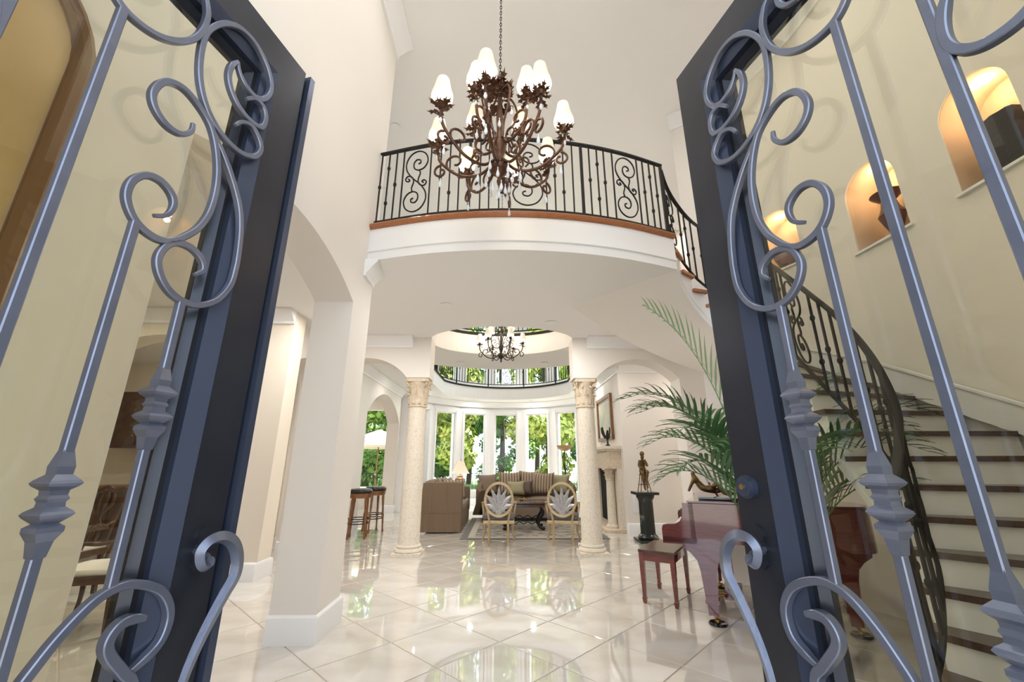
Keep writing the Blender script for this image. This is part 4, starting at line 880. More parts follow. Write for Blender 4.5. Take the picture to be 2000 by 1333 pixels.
for sx in (-1, 1):
    for sy in (-1, 1):
        MB().lathe([(0.019, 0), (0.024, 0.01), (0.030, 0.05), (0.022, 0.06), (0.031, 0.30), (0.034, 0.464)], c=(sx * 0.285, sy * 0.152, 0), n=4, rz=PI / 4).build('leg', 'mahogany', bn, smooth=0)

# ================================================================== PALM
pm = thing('potted_palm', 'tall potted areca palm with feathery fronds in front of the piano tail', 'plant', (2.20, 3.44, 0))
MB().lathe([(0.0, 0.0), (0.12, 0.0), (0.13, 0.02), (0.17, 0.22), (0.185, 0.34), (0.20, 0.36), (0.20, 0.39), (0.18, 0.39), (0.17, 0.34), (0.0, 0.33)], n=24).build('pot', 'walnut', pm)
rnd = random.Random(11)
def frond(az, L, lean, droop, mt, z0=0.33, base=0.05):
    d = Vector((math.cos(az), math.sin(az), 0)); side = Vector((-math.sin(az), math.cos(az), 0))
    pts = []; n = 16; ang = math.radians(88 - lean); p = Vector((d.x * base, d.y * base, z0))
    for i in range(n + 1):
        pts.append(p.copy()); q = i / n
        a2 = ang - math.radians(droop) * q ** 3.0
        p = p + (d * math.cos(a2) + Vector((0, 0, math.sin(a2)))) * (L / n)
    m = MB(); m.tube(pts, 0.008, 5, sc_=[1.3 - 1.1 * i / n for i in range(n + 1)])
    i0 = int(n * 2 * 0.50)
    for i in range(i0, n * 2 + 1):
        q = i / (2.0 * n); a = pts[min(n, i // 2)]; b = pts[min(n, (i + 1) // 2)]; o_ = (a + b) / 2; T = (pts[min(n, i // 2 + 1)] - pts[max(0, i // 2 - 1)]).normalized()
        up = side.cross(T).normalized()
        if up.z < 0: up = -up
        ll = 0.34 * math.sin(PI * min(1, 0.25 + 0.68 * (q - 0.5) / 0.5)) ** 0.8 + 0.03
        if mt == 'leaf2': ll *= 1.3
        for sg in (-1, 1):
            dv = (T * (0.55 + 0.35 * q) + side * sg * 0.85 + up * 0.22).normalized(); w0 = 0.0095 if mt == 'leaf' else 0.015
            k = 5; vs = []; pp = o_.copy()
            for j in range(k + 1):
                t_ = j / k; ww = w0 * (0.45 + 1.2 * math.sin(PI * min(1, t_ * 0.9 + 0.08))) * (1 - t_ ** 3)
                cr_ = dv.cross(up); cr_.normalize()
                vs += [pp + cr_ * ww, pp - Vector((0, 0, 0.003)), pp - cr_ * ww]
                pp = pp + (dv + Vector((0, 0, -1)) * (0.75 * t_ * t_)).normalized() * (ll / k)
            fs = []
            for j in range(k): fs += [(3 * j, 3 * j + 1, 3 * j + 4, 3 * j + 3), (3 * j + 1, 3 * j + 2, 3 * j + 5, 3 * j + 4)]
            m.add(vs, fs)
    return m.build('frond', mt, pm, smooth=60)
for az, L, lean, droop, mt in ((160, 2.62, 5, 45, 'leaf2'), (170, 2.15, 8, 115, 'leaf'), (188, 2.0, 9, 120, 'leaf'), (204, 1.8, 10, 125, 'leaf'), (178, 1.72, 10, 125, 'leaf'), (218, 1.65, 10, 125, 'leaf'), (150, 2.05, 7, 115, 'leaf'), (196, 1.5, 12, 130, 'leaf'), (172, 1.42, 14, 130, 'leaf'),
                               (-30, 1.95, 9, 120, 'leaf'), (-10, 1.85, 10, 120, 'leaf'), (10, 2.05, 8, 110, 'leaf'), (-50, 1.65, 12, 125, 'leaf'), (-70, 1.7, 10, 120, 'leaf'), (30, 2.2, 7, 100, 'leaf2'), (-15, 1.55, 14, 125, 'leaf'), (60, 2.1, 6, 100, 'leaf'), (100, 2.0, 8, 110, 'leaf'), (-100, 1.6, 10, 120, 'leaf'), (-40, 1.38, 18, 130, 'leaf'), (0, 1.4, 18, 130, 'leaf')):
    frond(math.radians(az), L, lean, droop, mt)

# ================================================================== PEDESTAL AND STATUE
pd = thing('marble_pedestal', 'dark green marble column pedestal carrying the bronze statue', 'pedestal', (2.62, 7.93, 0))
MB().rbox((0, 0, 0.025), (0.42, 0.42, 0.05), 0.006, n=3).build('plinth', 'green_marble', pd, smooth=20)
MB().lathe([(0.175, 0.05), (0.185, 0.075), (0.17, 0.10), (0.15, 0.115), (0.135, 0.13), (0.13, 0.16), (0.125, 0.66), (0.135, 0.70), (0.15, 0.72), (0.16, 0.745), (0.165, 0.78), (0.15, 0.785)], n=12).build('shaft', 'green_marble', pd, smooth=25)
MB().rbox((0, 0, 0.81), (0.40, 0.40, 0.05), 0.006, n=3).build('top_slab', 'green_marble', pd, smooth=20)
def skin(name, verts, edges, radii, m, parent, root=0, sub=2):
    me = bpy.data.meshes.new(name); me.from_pydata([tuple(v) for v in verts], edges, []); o = bpy.data.objects.new(name, me); C.objects.link(o)
    md = o.modifiers.new('skin', 'SKIN'); md.use_smooth_shade = True; sd = o.modifiers.new('sub', 'SUBSURF'); sd.levels = sub; sd.render_levels = sub
    sk = me.skin_vertices[0].data
    for i, r in enumerate(radii): sk[i].radius = (r, r); sk[i].use_root = (i == root)
    dg_ = bpy.context.evaluated_depsgraph_get(); dg_.update(); nm_ = bpy.data.meshes.new_from_object(o.evaluated_get(dg_))
    o.modifiers.clear(); o.data = nm_; nm_.materials.append(M[m]); nm_.polygons.foreach_set('use_smooth', [True] * len(nm_.polygons))
    if parent is not None: o.parent = parent
    return o
sta = thing('bronze_statue', 'bronze statue of a seated figure on a tall stool atop the marble pedestal', 'statue', (2.62, 7.93, 0.8365))
skin('figure', [(0, 0, .34), (0, .01, .42), (0, 0, .50), (0, -.02, .555), (0, -.035, .59), (0, -.045, .645), (-.055, -.02, .535), (-.085, -.05, .44), (-.03, -.11, .40), (.055, -.02, .535), (.08, -.05, .45), (.035, -.12, .46), (.02, -.10, .57),
                (-.035, -.03, .33), (-.05, -.16, .34), (-.045, -.14, .17), (-.04, -.17, .05), (-.035, -.20, .035), (.035, -.03, .33), (.03, -.17, .36), (-.005, -.17, .20), (.0, -.19, .09), (.005, -.22, .075)],
     [(0, 1), (1, 2), (2, 3), (3, 4), (4, 5), (2, 6), (6, 7), (7, 8), (2, 9), (9, 10), (10, 11), (11, 12), (0, 13), (13, 14), (14, 15), (15, 16), (16, 17), (0, 18), (18, 19), (19, 20), (20, 21), (21, 22)],
     [.058, .046, .055, .026, .03, .044, .028, .022, .016, .028, .022, .018, .014, .045, .036, .026, .018, .012, .045, .036, .026, .018, .012], 'statue', sta)
q = MB().lathe([(0.0, .285), (.075, .285), (.08, .30), (.0, .305)], n=14)
q.build('stool_seat', 'statue', sta)
for i in range(4):
    a = PI / 4 + i * PI / 2; MB().tube([(.06 * math.cos(a), .06 * math.sin(a), .29), (.13 * math.cos(a), .13 * math.sin(a), .0)], 0.008, 6).build('stool_leg', 'statue', sta)
MB().tube([(.10 * math.cos(a), .10 * math.sin(a), .12) for a in [2 * PI * i / 20 for i in range(20)]], 0.005, 5, closed=True).build('stool_ring', 'statue', sta)
MB().ell((0, -.035, .665), (.043, .05, .045)).build('hair', 'statue', sta)
# bronze on the piano
sc2 = thing('piano_sculpture', 'small dark bronze reclining figure on the piano lid', 'sculpture', (2.03, 4.20, 1.0055), math.radians(-28))
MB().rbox((0.08, 0, 0.012), (0.34, 0.16, 0.024), 0.005, n=3).build('base', 'black', sc2, smooth=20)
skin('figure', [(0, 0, .07), (-.06, 0, .12), (-.10, .0, .19), (-.115, 0, .225), (-.12, -.01, .255), (-.13, -.05, .15), (-.17, -.06, .07), (-.09, .05, .15), (-.02, .06, .10), (.09, -.02, .15), (.14, -.02, .06), (.21, -.02, .045), (.12, .03, .09), (.24, .03, .05)],
     [(0, 1), (1, 2), (2, 3), (3, 4), (2, 5), (5, 6), (2, 7), (7, 8), (0, 9), (9, 10), (10, 11), (0, 12), (12, 13)], [.04, .034, .036, .016, .027, .016, .012, .016, .012, .024, .018, .012, .024, .014], 'statue', sc2)

# ================================================================== SEATING GROUP
def pillow(label, loc, rx, rz, size, m, th=0.09, name='throw_pillow', group='throw pillows on the sofas'):
    n = 10; vs = []; fs = []; m_ = MB()
    for s in (1, -1):
        o0 = len(vs)
        for i in range(n + 1):
            for j in range(n + 1):
                x, z = -1 + 2 * i / n, -1 + 2 * j / n
                k_ = 1 - 0.10 * (1 - x * x) * 0 ; e = (1 - x ** 4) * (1 - z ** 4)
                xx = x * (1 - 0.12 * (1 - z * z) * abs(x) ** 3); zz = z * (1 - 0.12 * (1 - x * x) * abs(z) ** 3)
                vs.append((xx * size[0] / 2, s * th * e ** 0.6, zz * size[1] / 2))
        for i in range(n):
            for j in range(n): fs.append((o0 + i * (n + 1) + j, o0 + (i + 1) * (n + 1) + j, o0 + (i + 1) * (n + 1) + j + 1, o0 + i * (n + 1) + j + 1))
    o = m_.add(vs, fs).build(name, m, smooth=80, weld=True); o.location = loc; o.rotation_euler = (rx, 0, rz)
    return tag(o, label, 'pillow', group)
s1 = thing('sofa', 'brown skirted sofa seen end on behind the stone column', 'sofa', (-1.21, 8.86, 0))
MB().rbox((0, 0.11, 0.52), (0.82, 0.20, 0.88), 0.05, n=6).build('end_arm', 'sofa', s1)
MB().rbox((-0.30, 1.05, 0.52), (0.22, 1.75, 0.92), 0.06, n=6).build('backrest', 'sofa', s1)
MB().rbox((0.05, 1.05, 0.20), (0.72, 1.80, 0.36), 0.03, n=4).build('base', 'sofa', s1)
MB().rbox((0, 2.0, 0.48), (0.82, 0.20, 0.62), 0.07, n=6).build('end_arm', 'sofa', s1)
for y in (0.65, 1.45): MB().rbox((0.10, y, 0.44), (0.64, 0.78, 0.16), 0.05, puff=0.03).build('seat_cushion', 'sofa2', s1)
q = MB()
for x in (-0.22, 0.10): q.tube([(x, 0.0, 0.92), (x + 0.01, -0.004, 0.50), (x + 0.015, -0.002, 0.09)], 0.005, 5); q.ell((x + 0.01, -0.004, 0.42), (0.014, 0.01, 0.014), 8, 6)
q.build('welt', 'sofa2', s1)
sk_ = MB()
sk_.add([(x, -0.006 + 0.008 * math.sin(i * 1.9), z) for i, x in enumerate([-0.40 + 0.80 * k / 24 for k in range(25)]) for z in (0.02, 0.36)], [(2 * i, 2 * i + 2, 2 * i + 3, 2 * i + 1) for i in range(24)]).build('skirt', 'sofa', s1)
pillow('taupe pillow leaning on the back of the end on sofa', (-1.28, 9.45, 0.82), -0.15, 1.35, (0.5, 0.46), 'stripe'); pillow('brown pillow in the middle of the end on sofa', (-1.22, 10.0, 0.80), -0.1, 1.5, (0.48, 0.44), 'sofa2'); pillow('rolled taupe pillow against the far arm of the end on sofa', (-1.02, 9.28, 0.80), -0.25, 0.25, (0.5, 0.42), 'stripe')
s2 = thing('sofa', 'brown tufted sofa heaped with striped pillows below the windows', 'sofa', (0.58, 10.45, 0.0115))
MB().rbox((0, 0.78, 0.52), (2.2, 0.22, 0.80), 0.08, n=6).build('backrest', 'sofa', s2)
MB().rbox((0, 0.40, 0.22), (2.1, 0.80, 0.30), 0.03, n=4).build('base', 'sofa2', s2)
for x in (-0.53, 0.53): MB().rbox((x, 0.34, 0.43), (1.04, 0.72, 0.17), 0.05, puff=0.03).build('seat_cushion', 'sofa2', s2)
for sx in (-1, 1):
    m = MB(); m.sweep(cr([(sx * 1.06, 0.80, 0.55), (sx * 1.10, 0.45, 0.55), (sx * 1.14, 0.10, 0.48), (sx * 1.12, 0.0, 0.42)], 5), [(-0.38, -0.07), (0.30, -0.06), (0.36, 0.0), (0.30, 0.06), (-0.38, 0.07)], up=(0, 0, 1)); m.build('arm', 'sofa', s2)
    for y in (0.06, 0.74): MB().lathe([(0.02, 0), (0.03, 0.02), (0.022, 0.05), (0.035, 0.10)], c=(sx * 1.0, y, 0), n=10).build('foot', 'walnut', s2)
for lb, loc, rz, sz, m in (('wide striped pillow left of the sofa seam', (0.20, 10.98, 0.76), 0.08, (0.62, 0.56), 'stripe'), ('tall striped pillow at the middle of the back sofa', (0.72, 10.98, 0.78), -0.1, (0.60, 0.58), 'stripe'),
                           ('striped pillow resting in front of the tall striped one', (1.02, 10.82, 0.74), -0.35, (0.56, 0.54), 'stripe'), ('small olive silk pillow at the front of the back sofa', (0.33, 10.62, 0.66), 0.1, (0.46, 0.34), 'olive'),
                           ('dark brown silk pillow tucked behind the olive one', (0.55, 10.72, 0.66), -0.25, (0.42, 0.36), 'brownsilk'), ('taupe pillow against the lamp side arm', (-0.36, 10.95, 0.74), 0.45, (0.52, 0.5), 'sofa2'),
                           ('gold edged olive pillow against the torchiere side arm', (1.45, 10.92, 0.74), -0.5, (0.52, 0.5), 'olive')):
    pillow(lb, (loc[0], loc[1] - 0.06, 0.575 + sz[1] / 2), -0.28, rz, sz, m)
def armchair(label, loc, rz):
    t = thing('armchair', label, 'chair', loc, rz, 'oval back armchairs')
    cz, rx_, rz_ = 0.735, 0.235, 0.270; tilt = lambda z: -0.02 - (z - 0.45) * 0.16
    MB().sweep([(rx_ * math.sin(a), tilt(cz + rz_ * math.cos(a)), cz + rz_ * math.cos(a)) for a in [2 * PI * i / 40 for i in range(40)]], [(-0.02, -0.020), (0.02, -0.020), (0.026, 0), (0.02, 0.020), (-0.02, 0.020)], up=(0, 1, 0), closed=True).build('back_frame', 'giltwood', t, smooth=50)
    for k, (an, L) in enumerate(((0, 0.46), (-17, 0.45), (17, 0.45), (-34, 0.40), (34, 0.40), (-54, 0.30), (54, 0.30))):
        a = math.radians(an); m = MB(); pts = []
        for i in range(9):
            q = i / 8; s_ = L * q; bend = a * (0.35 + 0.75 * q)
            x = math.sin(bend) * s_ * 0.98; z = cz - rz_ + 0.03 + math.cos(bend) * s_; pts.append(Vector((x, tilt(z) - 0.012, z)))
        vs = []; fs = []
        for i, p in enumerate(pts):
            q = i / 8; T = (pts[min(8, i + 1)] - pts[max(0, i - 1)]).normalized(); B = T.cross(Vector((0, 1, 0))).normalized(); ww = 0.010 + 0.034 * math.sin(PI * min(1, 0.12 + q * 0.92)) * (1 + (0.25 if i % 2 else -0.1))
            if i == 8: ww = 0.004
            vs += [p - B * ww, p + Vector((0, -0.014, 0)), p + B * ww, p + Vector((0, 0.010, 0))]
        for i in range(8):
            for j in range(4): fs.append((4 * i + j, 4 * i + (j + 1) % 4, 4 * i + 4 + (j + 1) % 4, 4 * i + 4 + j))
        m.add(vs, fs).build('plume', 'silver', t, smooth=30)
    MB().rbox((0, 0.25, 0.44), (0.54, 0.50, 0.10), 0.045, puff=0.03).build('seat', 'grey_vel', t)
    MB().rbox((0, 0.25, 0.365), (0.54, 0.48, 0.07), 0.02, n=4).build('seat_rail', 'giltwood', t)
    for sx in (-1, 1):
        MB().tube(cr([(sx * 0.165, 0.0, 0.0), (sx * 0.16, 0.01, 0.15), (sx * 0.16, 0.02, 0.36), (sx * 0.175, 0.0, 0.46), (sx * 0.195, tilt(0.58), 0.58)], 4), 0.021, 8, sc_=None).build('leg', 'giltwood', t)
        MB().sweep(cr([(sx * 0.27, 0.50, 0.0), (sx * 0.285, 0.51, 0.04), (sx * 0.245, 0.46, 0.16), (sx * 0.255, 0.46, 0.28), (sx * 0.25, 0.44, 0.37)], 4), [(0.022 * math.cos(w_), 0.022 * math.sin(w_)) for w_ in [2 * PI * i / 8 for i in range(8)]], sc_=[1.0] * 4 + [0.7 + 0.6 * i / 12 for i in range(13)]).build('leg', 'giltwood', t)
        ar = MB().tube(cr([(sx * 0.225, tilt(0.70), 0.69), (sx * 0.275, 0.10, 0.67), (sx * 0.30, 0.28, 0.655), (sx * 0.30, 0.37, 0.645), (sx * 0.29, 0.40, 0.62)], 5), 0.020, 8).build('arm', 'giltwood', t)
        MB().tube(cr([(sx * 0.26, 0.34, 0.40), (sx * 0.275, 0.30, 0.50), (sx * 0.30, 0.36, 0.62)], 5), 0.017, 8).build('arm_support', 'giltwood', ar)
    return t
a1 = armchair('gilt oval back armchair with silver plume splat, nearer the end on sofa', (-0.04, 7.58, 0), 0.0)
dup(a1, (1.05, 7.56, 0), math.radians(-9), 'gilt oval back armchair with silver plume splat, beside the fireplace side column')
ct = thing('coffee_table', 'dark carved coffee table with wavy iron base on the rug', 'table', (0.46, 9.35, 0.0115))
MB().rbox((0, 0, 0.53), (0.95, 0.72, 0.05), 0.015, n=4).build('table_top', 'walnut', ct, smooth=30)
MB().rbox((0, 0, 0.47), (0.86, 0.62, 0.06), 0.01, n=3).build('apron', 'walnut', ct, smooth=30)
for sx in (-1, 1):
    for sy in (-1, 1): MB().tube(cr([(sx * 0.34, sy * 0.22, 0.45), (sx * 0.40, sy * 0.24, 0.34), (sx * 0.32, sy * 0.22, 0.20), (sx * 0.30, sy * 0.22, 0.10), (sx * 0.38, sy * 0.25, 0.035), (sx * 0.42, sy * 0.26, 0.05)], 5), 0.028, 8).build('leg', 'iron', ct)
for z in (0.14, 0.20, 0.26):
    MB().tube([(-0.32 + 0.64 * i / 30, -0.20, z + 0.022 * math.sin(i * 0.75)) for i in range(31)], 0.009, 6).build('wavy_stretcher', 'iron', ct)
fb = thing('twig_ornament', 'small dark twig ornament on the coffee table', 'ornament', (0.42, 9.30, 0.573))
q = MB()
for i in range(9): a = i * 0.7; q.tube(cr([(0, 0, 0), (0.06 * math.cos(a), 0.05 * math.sin(a), 0.03), (0.12 * math.cos(a + .3), 0.09 * math.sin(a + .3), 0.04 + 0.03 * math.sin(i * 2.1))], 3), 0.006, 5)
q.build('twigs', 'brass', fb); MB().ell((0, 0, 0.015), (0.05, 0.04, 0.02)).build('core', 'walnut', fb)
rg = thing('area_rug', 'patterned beige and charcoal area rug under the armchairs', 'rug', (0.62, 9.66, 0))
MB().rbox((0, 0, 0.006), (2.24, 2.50, 0.011), 0.004, n=3).build('field', 'rug', rg, smooth=0)
q = MB()
for x0, x1, y0, y1 in ((-1.37, 1.37, -1.50, -1.37), (-1.37, 1.37, 1.37, 1.50), (-1.37, -1.24, -1.37, 1.37), (1.24, 1.37, -1.37, 1.37)): q.b2(x0, x1, y0, y1, 0.0, 0.010)
q.build('border', 'rugb', rg, smooth=0)
q = MB()
for x0, x1, y0, y1 in ((-1.24, 1.24, -1.37, -1.25), (-1.24, 1.24, 1.25, 1.37), (-1.24, -1.12, -1.25, 1.25), (1.12, 1.24, -1.25, 1.25)): q.b2(x0, x1, y0, y1, 0.0, 0.0105)
q.build('inner_band', 'rugb2', rg, smooth=0)
# side table and table lamp
sd = thing('side_table', 'dark carved side table between the two sofas', 'table', (-1.12, 11.45, 0))
MB().lathe([(0.0, 0.66), (0.26, 0.66), (0.275, 0.68), (0.26, 0.70), (0.0, 0.70)], n=24).build('table_top', 'walnut', sd)
for i in range(3):
    a = 0.5 + i * 2 * PI / 3; MB().tube(cr([(0.10 * math.cos(a), 0.10 * math.sin(a), 0.66), (0.19 * math.cos(a), 0.19 * math.sin(a), 0.5), (0.14 * math.cos(a), 0.14 * math.sin(a), 0.2), (0.25 * math.cos(a), 0.25 * math.sin(a), 0.015)], 5), 0.016, 7).build('leg', 'walnut', sd)
def table_lamp(label, loc, s=1.0, lit='shade_glow'):
    t = thing('table_lamp', label, 'lamp', loc)
    MB().lathe([(r * s, z * s) for r, z in [(0.0, 0), (0.08, 0), (0.085, 0.02), (0.06, 0.03), (0.09, 0.07), (0.115, 0.13), (0.10, 0.19), (0.055, 0.225), (0.06, 0.24), (0.04, 0.25), (0.0, 0.25)]], n=20).build('base', 'terracotta', t)
    MB().tube([(0, 0, 0.25 * s), (0, 0, 0.57 * s)], 0.007 * s, 8).build('pole', 'brass', t)
    pr = [(0.075, 0.54), (0.10, 0.46), (0.14, 0.38), (0.19, 0.30), (0.20, 0.29)]
    sh = MB(); n = 40; vs = []; k = len(pr)
    for i in range(n):
        a = 2 * PI * i / n; w_ = 1.0 + (0.012 if i % 2 else -0.012)
        vs += [(r * s * w_ * math.cos(a), r * s * w_ * math.sin(a), z * s) for r, z in pr]
    sh.add(vs, [(i * k + j, ((i + 1) % n) * k + j, ((i + 1) % n) * k + j + 1, i * k + j + 1) for i in range(n) for j in range(k - 1)])
    sh.build('shade', 'shade', t, smooth=20)
    MB().lathe([(0.0, 0.57 * s), (0.012 * s, 0.575 * s), (0.0, 0.60 * s)], n=8).build('finial', 'brass', t)
    point('table_lamp_bulb', Vector(loc) + Vector((0, 0, 0.42 * s)), 3, (1, 0.8, 0.55), 0.04)
    return t
table_lamp('table lamp with pleated cream shade and brown urn base on the side table', (-1.12, 11.45, 0.70), 1.25)
tr = thing('torchiere', 'iron torchiere floor lamp with amber bowl near the windows', 'floor lamp', (1.72, 11.75, 0))
MB().tube([(0, 0, 0.25), (0, 0, 1.66)], 0.014, 8).build('pole', 'iron', tr)
for i in range(3):
    a = i * 2 * PI / 3; d = Vector((math.cos(a), math.sin(a), 0))
    MB().tube(cr([d * 0.02 + Vector((0, 0, 0.4)), d * 0.10 + Vector((0, 0, 0.22)), d * 0.20 + Vector((0, 0, 0.05)), d * 0.25 + Vector((0, 0, 0.02))], 5), 0.013, 6).build('foot', 'iron', tr)
    MB().tube(cr([Vector((0, 0, 1.1)), d * 0.06 + Vector((0, 0, 1.25)), d * 0.09 + Vector((0, 0, 1.45)), d * 0.05 + Vector((0, 0, 1.6))], 5), 0.009, 6).build('scroll', 'iron', tr)
MB().lathe([(0.02, 1.64), (0.10, 1.66), (0.19, 1.72), (0.22, 1.80), (0.205, 1.80), (0.17, 1.73), (0.02, 1.66)], n=24).build('bowl', 'amber', tr)

# ================================================================== FIREPLACE
fp = thing('fireplace_mantel', 'carved limestone fireplace mantel with small leafy columns', 'fireplace', (2.5, 10.15, 0))
MB().b2(-0.30, -0.002, -1.25, 1.25, 1.22, 1.62).build('frieze', 'stone2', fp, smooth=0)
MB().b2(-0.36, -0.002, -1.32, 1.32, 1.62, 1.68).b2(-0.33, -0.002, -1.28, 1.28, 1.58, 1.62).build('shelf', 'stone', fp, smooth=0)
MB().b2(-0.10, -0.002, -1.25, -0.72, 0.05, 1.22).build('surround', 'stone', fp, smooth=0); MB().b2(-0.10, -0.002, 0.72, 1.25, 0.05, 1.22).build('surround', 'stone', fp, smooth=0)
MB().b2(-0.012, -0.002, -0.72, 0.72, 0, 1.22).build('firebox', 'firebox', fp, smooth=0)
MB().b2(-0.42, -0.002, -1.30, 1.30, 0, 0.05).build('hearth', 'stone2', fp, smooth=0)
for y in (-0.98, 0.98):
    cl = MB().lathe([(0.12, 0.05), (0.125, 0.09), (0.10, 0.12), (0.095, 0.14), (0.09, 0.5), (0.078, 0.98), (0.09, 0.985), (0.09, 1.0), (0.078, 1.01), (0.078, 1.1), (0.11, 1.2)], c=(-0.20, y, 0), n=22).build('column', 'stone', fp)
    for row in (0, 1):
        for i in range(8):
            a = 2 * PI * (i + 0.5 * row) / 8; od = Vector((math.cos(a), math.sin(a), 0)); tg = Vector((-math.sin(a), math.cos(a), 0)); q = MB()
            leaf_strip(q, Vector((-0.20, y, 1.01 + 0.02 * row)) + od * 0.078, od, tg, 0.09 + 0.06 * row, 0.055, 0.035); q.build('acanthus_leaf', 'stone2', cl, smooth=50)
    MB().b2(-0.33, -0.07, y - 0.13, y + 0.13, 1.19, 1.22).build('abacus', 'stone2', cl, smooth=0)
bd = thing('bird_figurine', 'dark bronze bird figurine with raised wings on the mantel shelf', 'figurine', (2.30, 9.15, 1.68))
MB().lathe([(0, 0), (0.06, 0), (0.05, 0.03), (0.02, 0.05), (0.015, 0.12), (0, 0.12)], n=14).build('stand', 'bronze_blk', bd)
skin('body', [(0, 0, .12), (0, 0, .20), (0, -.03, .28), (0, -.05, .33), (0, -.09, .335), (0, .08, .16)], [(0, 1), (1, 2), (2, 3), (3, 4), (1, 5)], [.02, .045, .03, .025, .006, .02], 'bronze_blk', bd)
for s in (-1, 1): MB().prism([(0, 0.2), (0.05, 0.28), (0.10, 0.42), (0.16, 0.40), (0.15, 0.30), (0.10, 0.22), (0.04, 0.16)], lambda a, b, d: (s * (0.03 + a * 0.45) + d, a * 0.8 - 0.01, b), -0.006, 0.006).build('wing', 'bronze_blk', bd, smooth=0)
pc = thing('framed_painting', 'large landscape painting in a brown wood frame above the mantel', 'painting', (2.5, 10.0, 2.36))
q = MB()
for y0, y1, z0, z1 in ((-0.70, -0.62, -0.52, 0.52), (0.62, 0.70, -0.52, 0.52), (-0.62, 0.62, 0.44, 0.52), (-0.62, 0.62, -0.52, -0.44)): q.b2(-0.06, -0.003, y0, y1, z0, z1)
q.build('frame', 'stoolwood', pc, smooth=0); MB().b2(-0.02, -0.003, -0.62, 0.62, -0.44, 0.44).build('mat_board', 'linen', pc, smooth=0); MB().b2(-0.024, -0.02, -0.52, 0.52, -0.34, 0.34).build('canvas', 'canvas', pc, smooth=0)
vt = thing('wall_vent', 'small white vent grille low on the wall beside the pedestal', 'vent', (2.72, 8.70, 0.55)); MB().b2(-0.11, 0.11, -0.015, -0.002, -0.16, 0.16).build('frame', 'trim', vt, smooth=0)
for i in range(7): MB().box((0, -0.018, -0.12 + i * 0.04), (0.18, 0.008, 0.022)).build('slat', 'trim', vt, smooth=0)

# ================================================================== BAR STOOLS
def bar_stool(label, loc, rz):
    t = thing('bar_stool', label, 'stool', loc, rz, 'bar stools')
    MB().lathe([(0.0, 0.79), (0.20, 0.79), (0.215, 0.805), (0.215, 0.83), (0.19, 0.86), (0.10, 0.872), (0.0, 0.875)], n=24).build('seat', 'leather', t)
    MB().lathe([(0.17, 0.70), (0.195, 0.705), (0.20, 0.75), (0.21, 0.785), (0.17, 0.79)], n=24).build('apron', 'stoolwood', t)
    for i in range(4):
        a = PI / 4 + i * PI / 2; d = Vector((math.cos(a), math.sin(a), 0))
        MB().sweep([d * (0.165 + 0.045 * (1 - z / 0.72)) + Vector((0, 0, z)) for z in (0, 0.03, 0.06, 0.12, 0.28, 0.32, 0.36, 0.55, 0.64, 0.72)], [(math.cos(w_) * 0.02, math.sin(w_) * 0.02) for w_ in [2 * PI * j / 8 for j in range(8)]], sc_=[.8, 1.25, .9, .8, 1.1, 1.45, 1.0, 1.15, 1.4, 1.2]).build('leg', 'stoolwood', t)
    for z, r_ in ((0.26, 0.19), (0.34, 0.183)): MB().tube([(r_ * math.cos(a), r_ * math.sin(a), z) for a in [2 * PI * i / 24 for i in range(24)]], 0.009, 6, closed=True).build('foot_ring', 'iron', t)
    return t
b1 = bar_stool('round black leather bar stool with wooden legs closest to the foyer pier', (-2.68, 8.36, 0), 0.2)
dup(b1, (-2.62, 9.10, 0), 0.7, 'round black leather bar stool half hidden behind its twin')

# ================================================================== DINING SIDE
def dining_chair(label, loc, rz):
    t = thing('dining_chair', label, 'chair', loc, rz, 'carved dining chairs')
    for sx in (-1, 1):
        MB().sweep([(sx * 0.19, 0.22, 0), (sx * 0.19, 0.20, 0.25), (sx * 0.195, 0.18, 0.46), (sx * 0.215, 0.23, 0.78), (sx * 0.225, 0.28, 1.02)], [(-.018, -.018), (.018, -.018), (.018, .018), (-.018, .018)]).build('leg', 'walnut', t, smooth=20)
        MB().sweep(cr([(sx * 0.26, -0.24, 0.02), (sx * 0.265, -0.25, 0.06), (sx * 0.235, -0.22, 0.20), (sx * 0.25, -0.23, 0.33), (sx * 0.24, -0.22, 0.44)], 4), [(.022, 0), (0, .022), (-.022, 0), (0, -.022)], sc_=[1.2] * 4 + [0.8 + 0.05 * i for i in range(13)]).build('leg', 'walnut', t, smooth=40)
    MB().sweep(cr([(-0.25, 0.285, 1.0), (-0.20, 0.285, 1.05), (-0.08, 0.285, 1.035), (0, 0.285, 1.07), (0.08, 0.285, 1.035), (0.20, 0.285, 1.05), (0.25, 0.285, 1.0)], 5), [(-.022, -.014), (.022, -.014), (.022, .014), (-.022, .014)], up=(0, 0, 1)).build('crest_rail', 'walnut', t, smooth=30)
    q = MB()
    for x0 in (-0.06, -0.02, 0.02, 0.06): q.sweep(cr([(x0, 0.185, 0.47), (x0 * 1.7, 0.21, 0.62), (x0 * 0.6, 0.235, 0.76), (x0 * 2.0, 0.26, 0.90), (x0 * 1.5, 0.28, 1.03)], 5), [(-.009, -.009), (.009, -.009), (.009, .009), (-.009, .009)])
    q.build('splat', 'walnut', t, smooth=30)
    MB().rbox((0, -0.02, 0.43), (0.52, 0.46, 0.07), 0.01, n=3).build('seat_rail', 'walnut', t, smooth=20); MB().rbox((0, -0.02, 0.48), (0.48, 0.42, 0.06), 0.025, puff=0.015).build('seat', 'linen', t)
    for sx in (-1, 1): MB().tube(cr([(sx * 0.215, 0.23, 0.72), (sx * 0.27, 0.08, 0.70), (sx * 0.28, -0.08, 0.69), (sx * 0.25, -0.12, 0.48)], 5), 0.015, 7).build('arm', 'walnut', t)
    return t
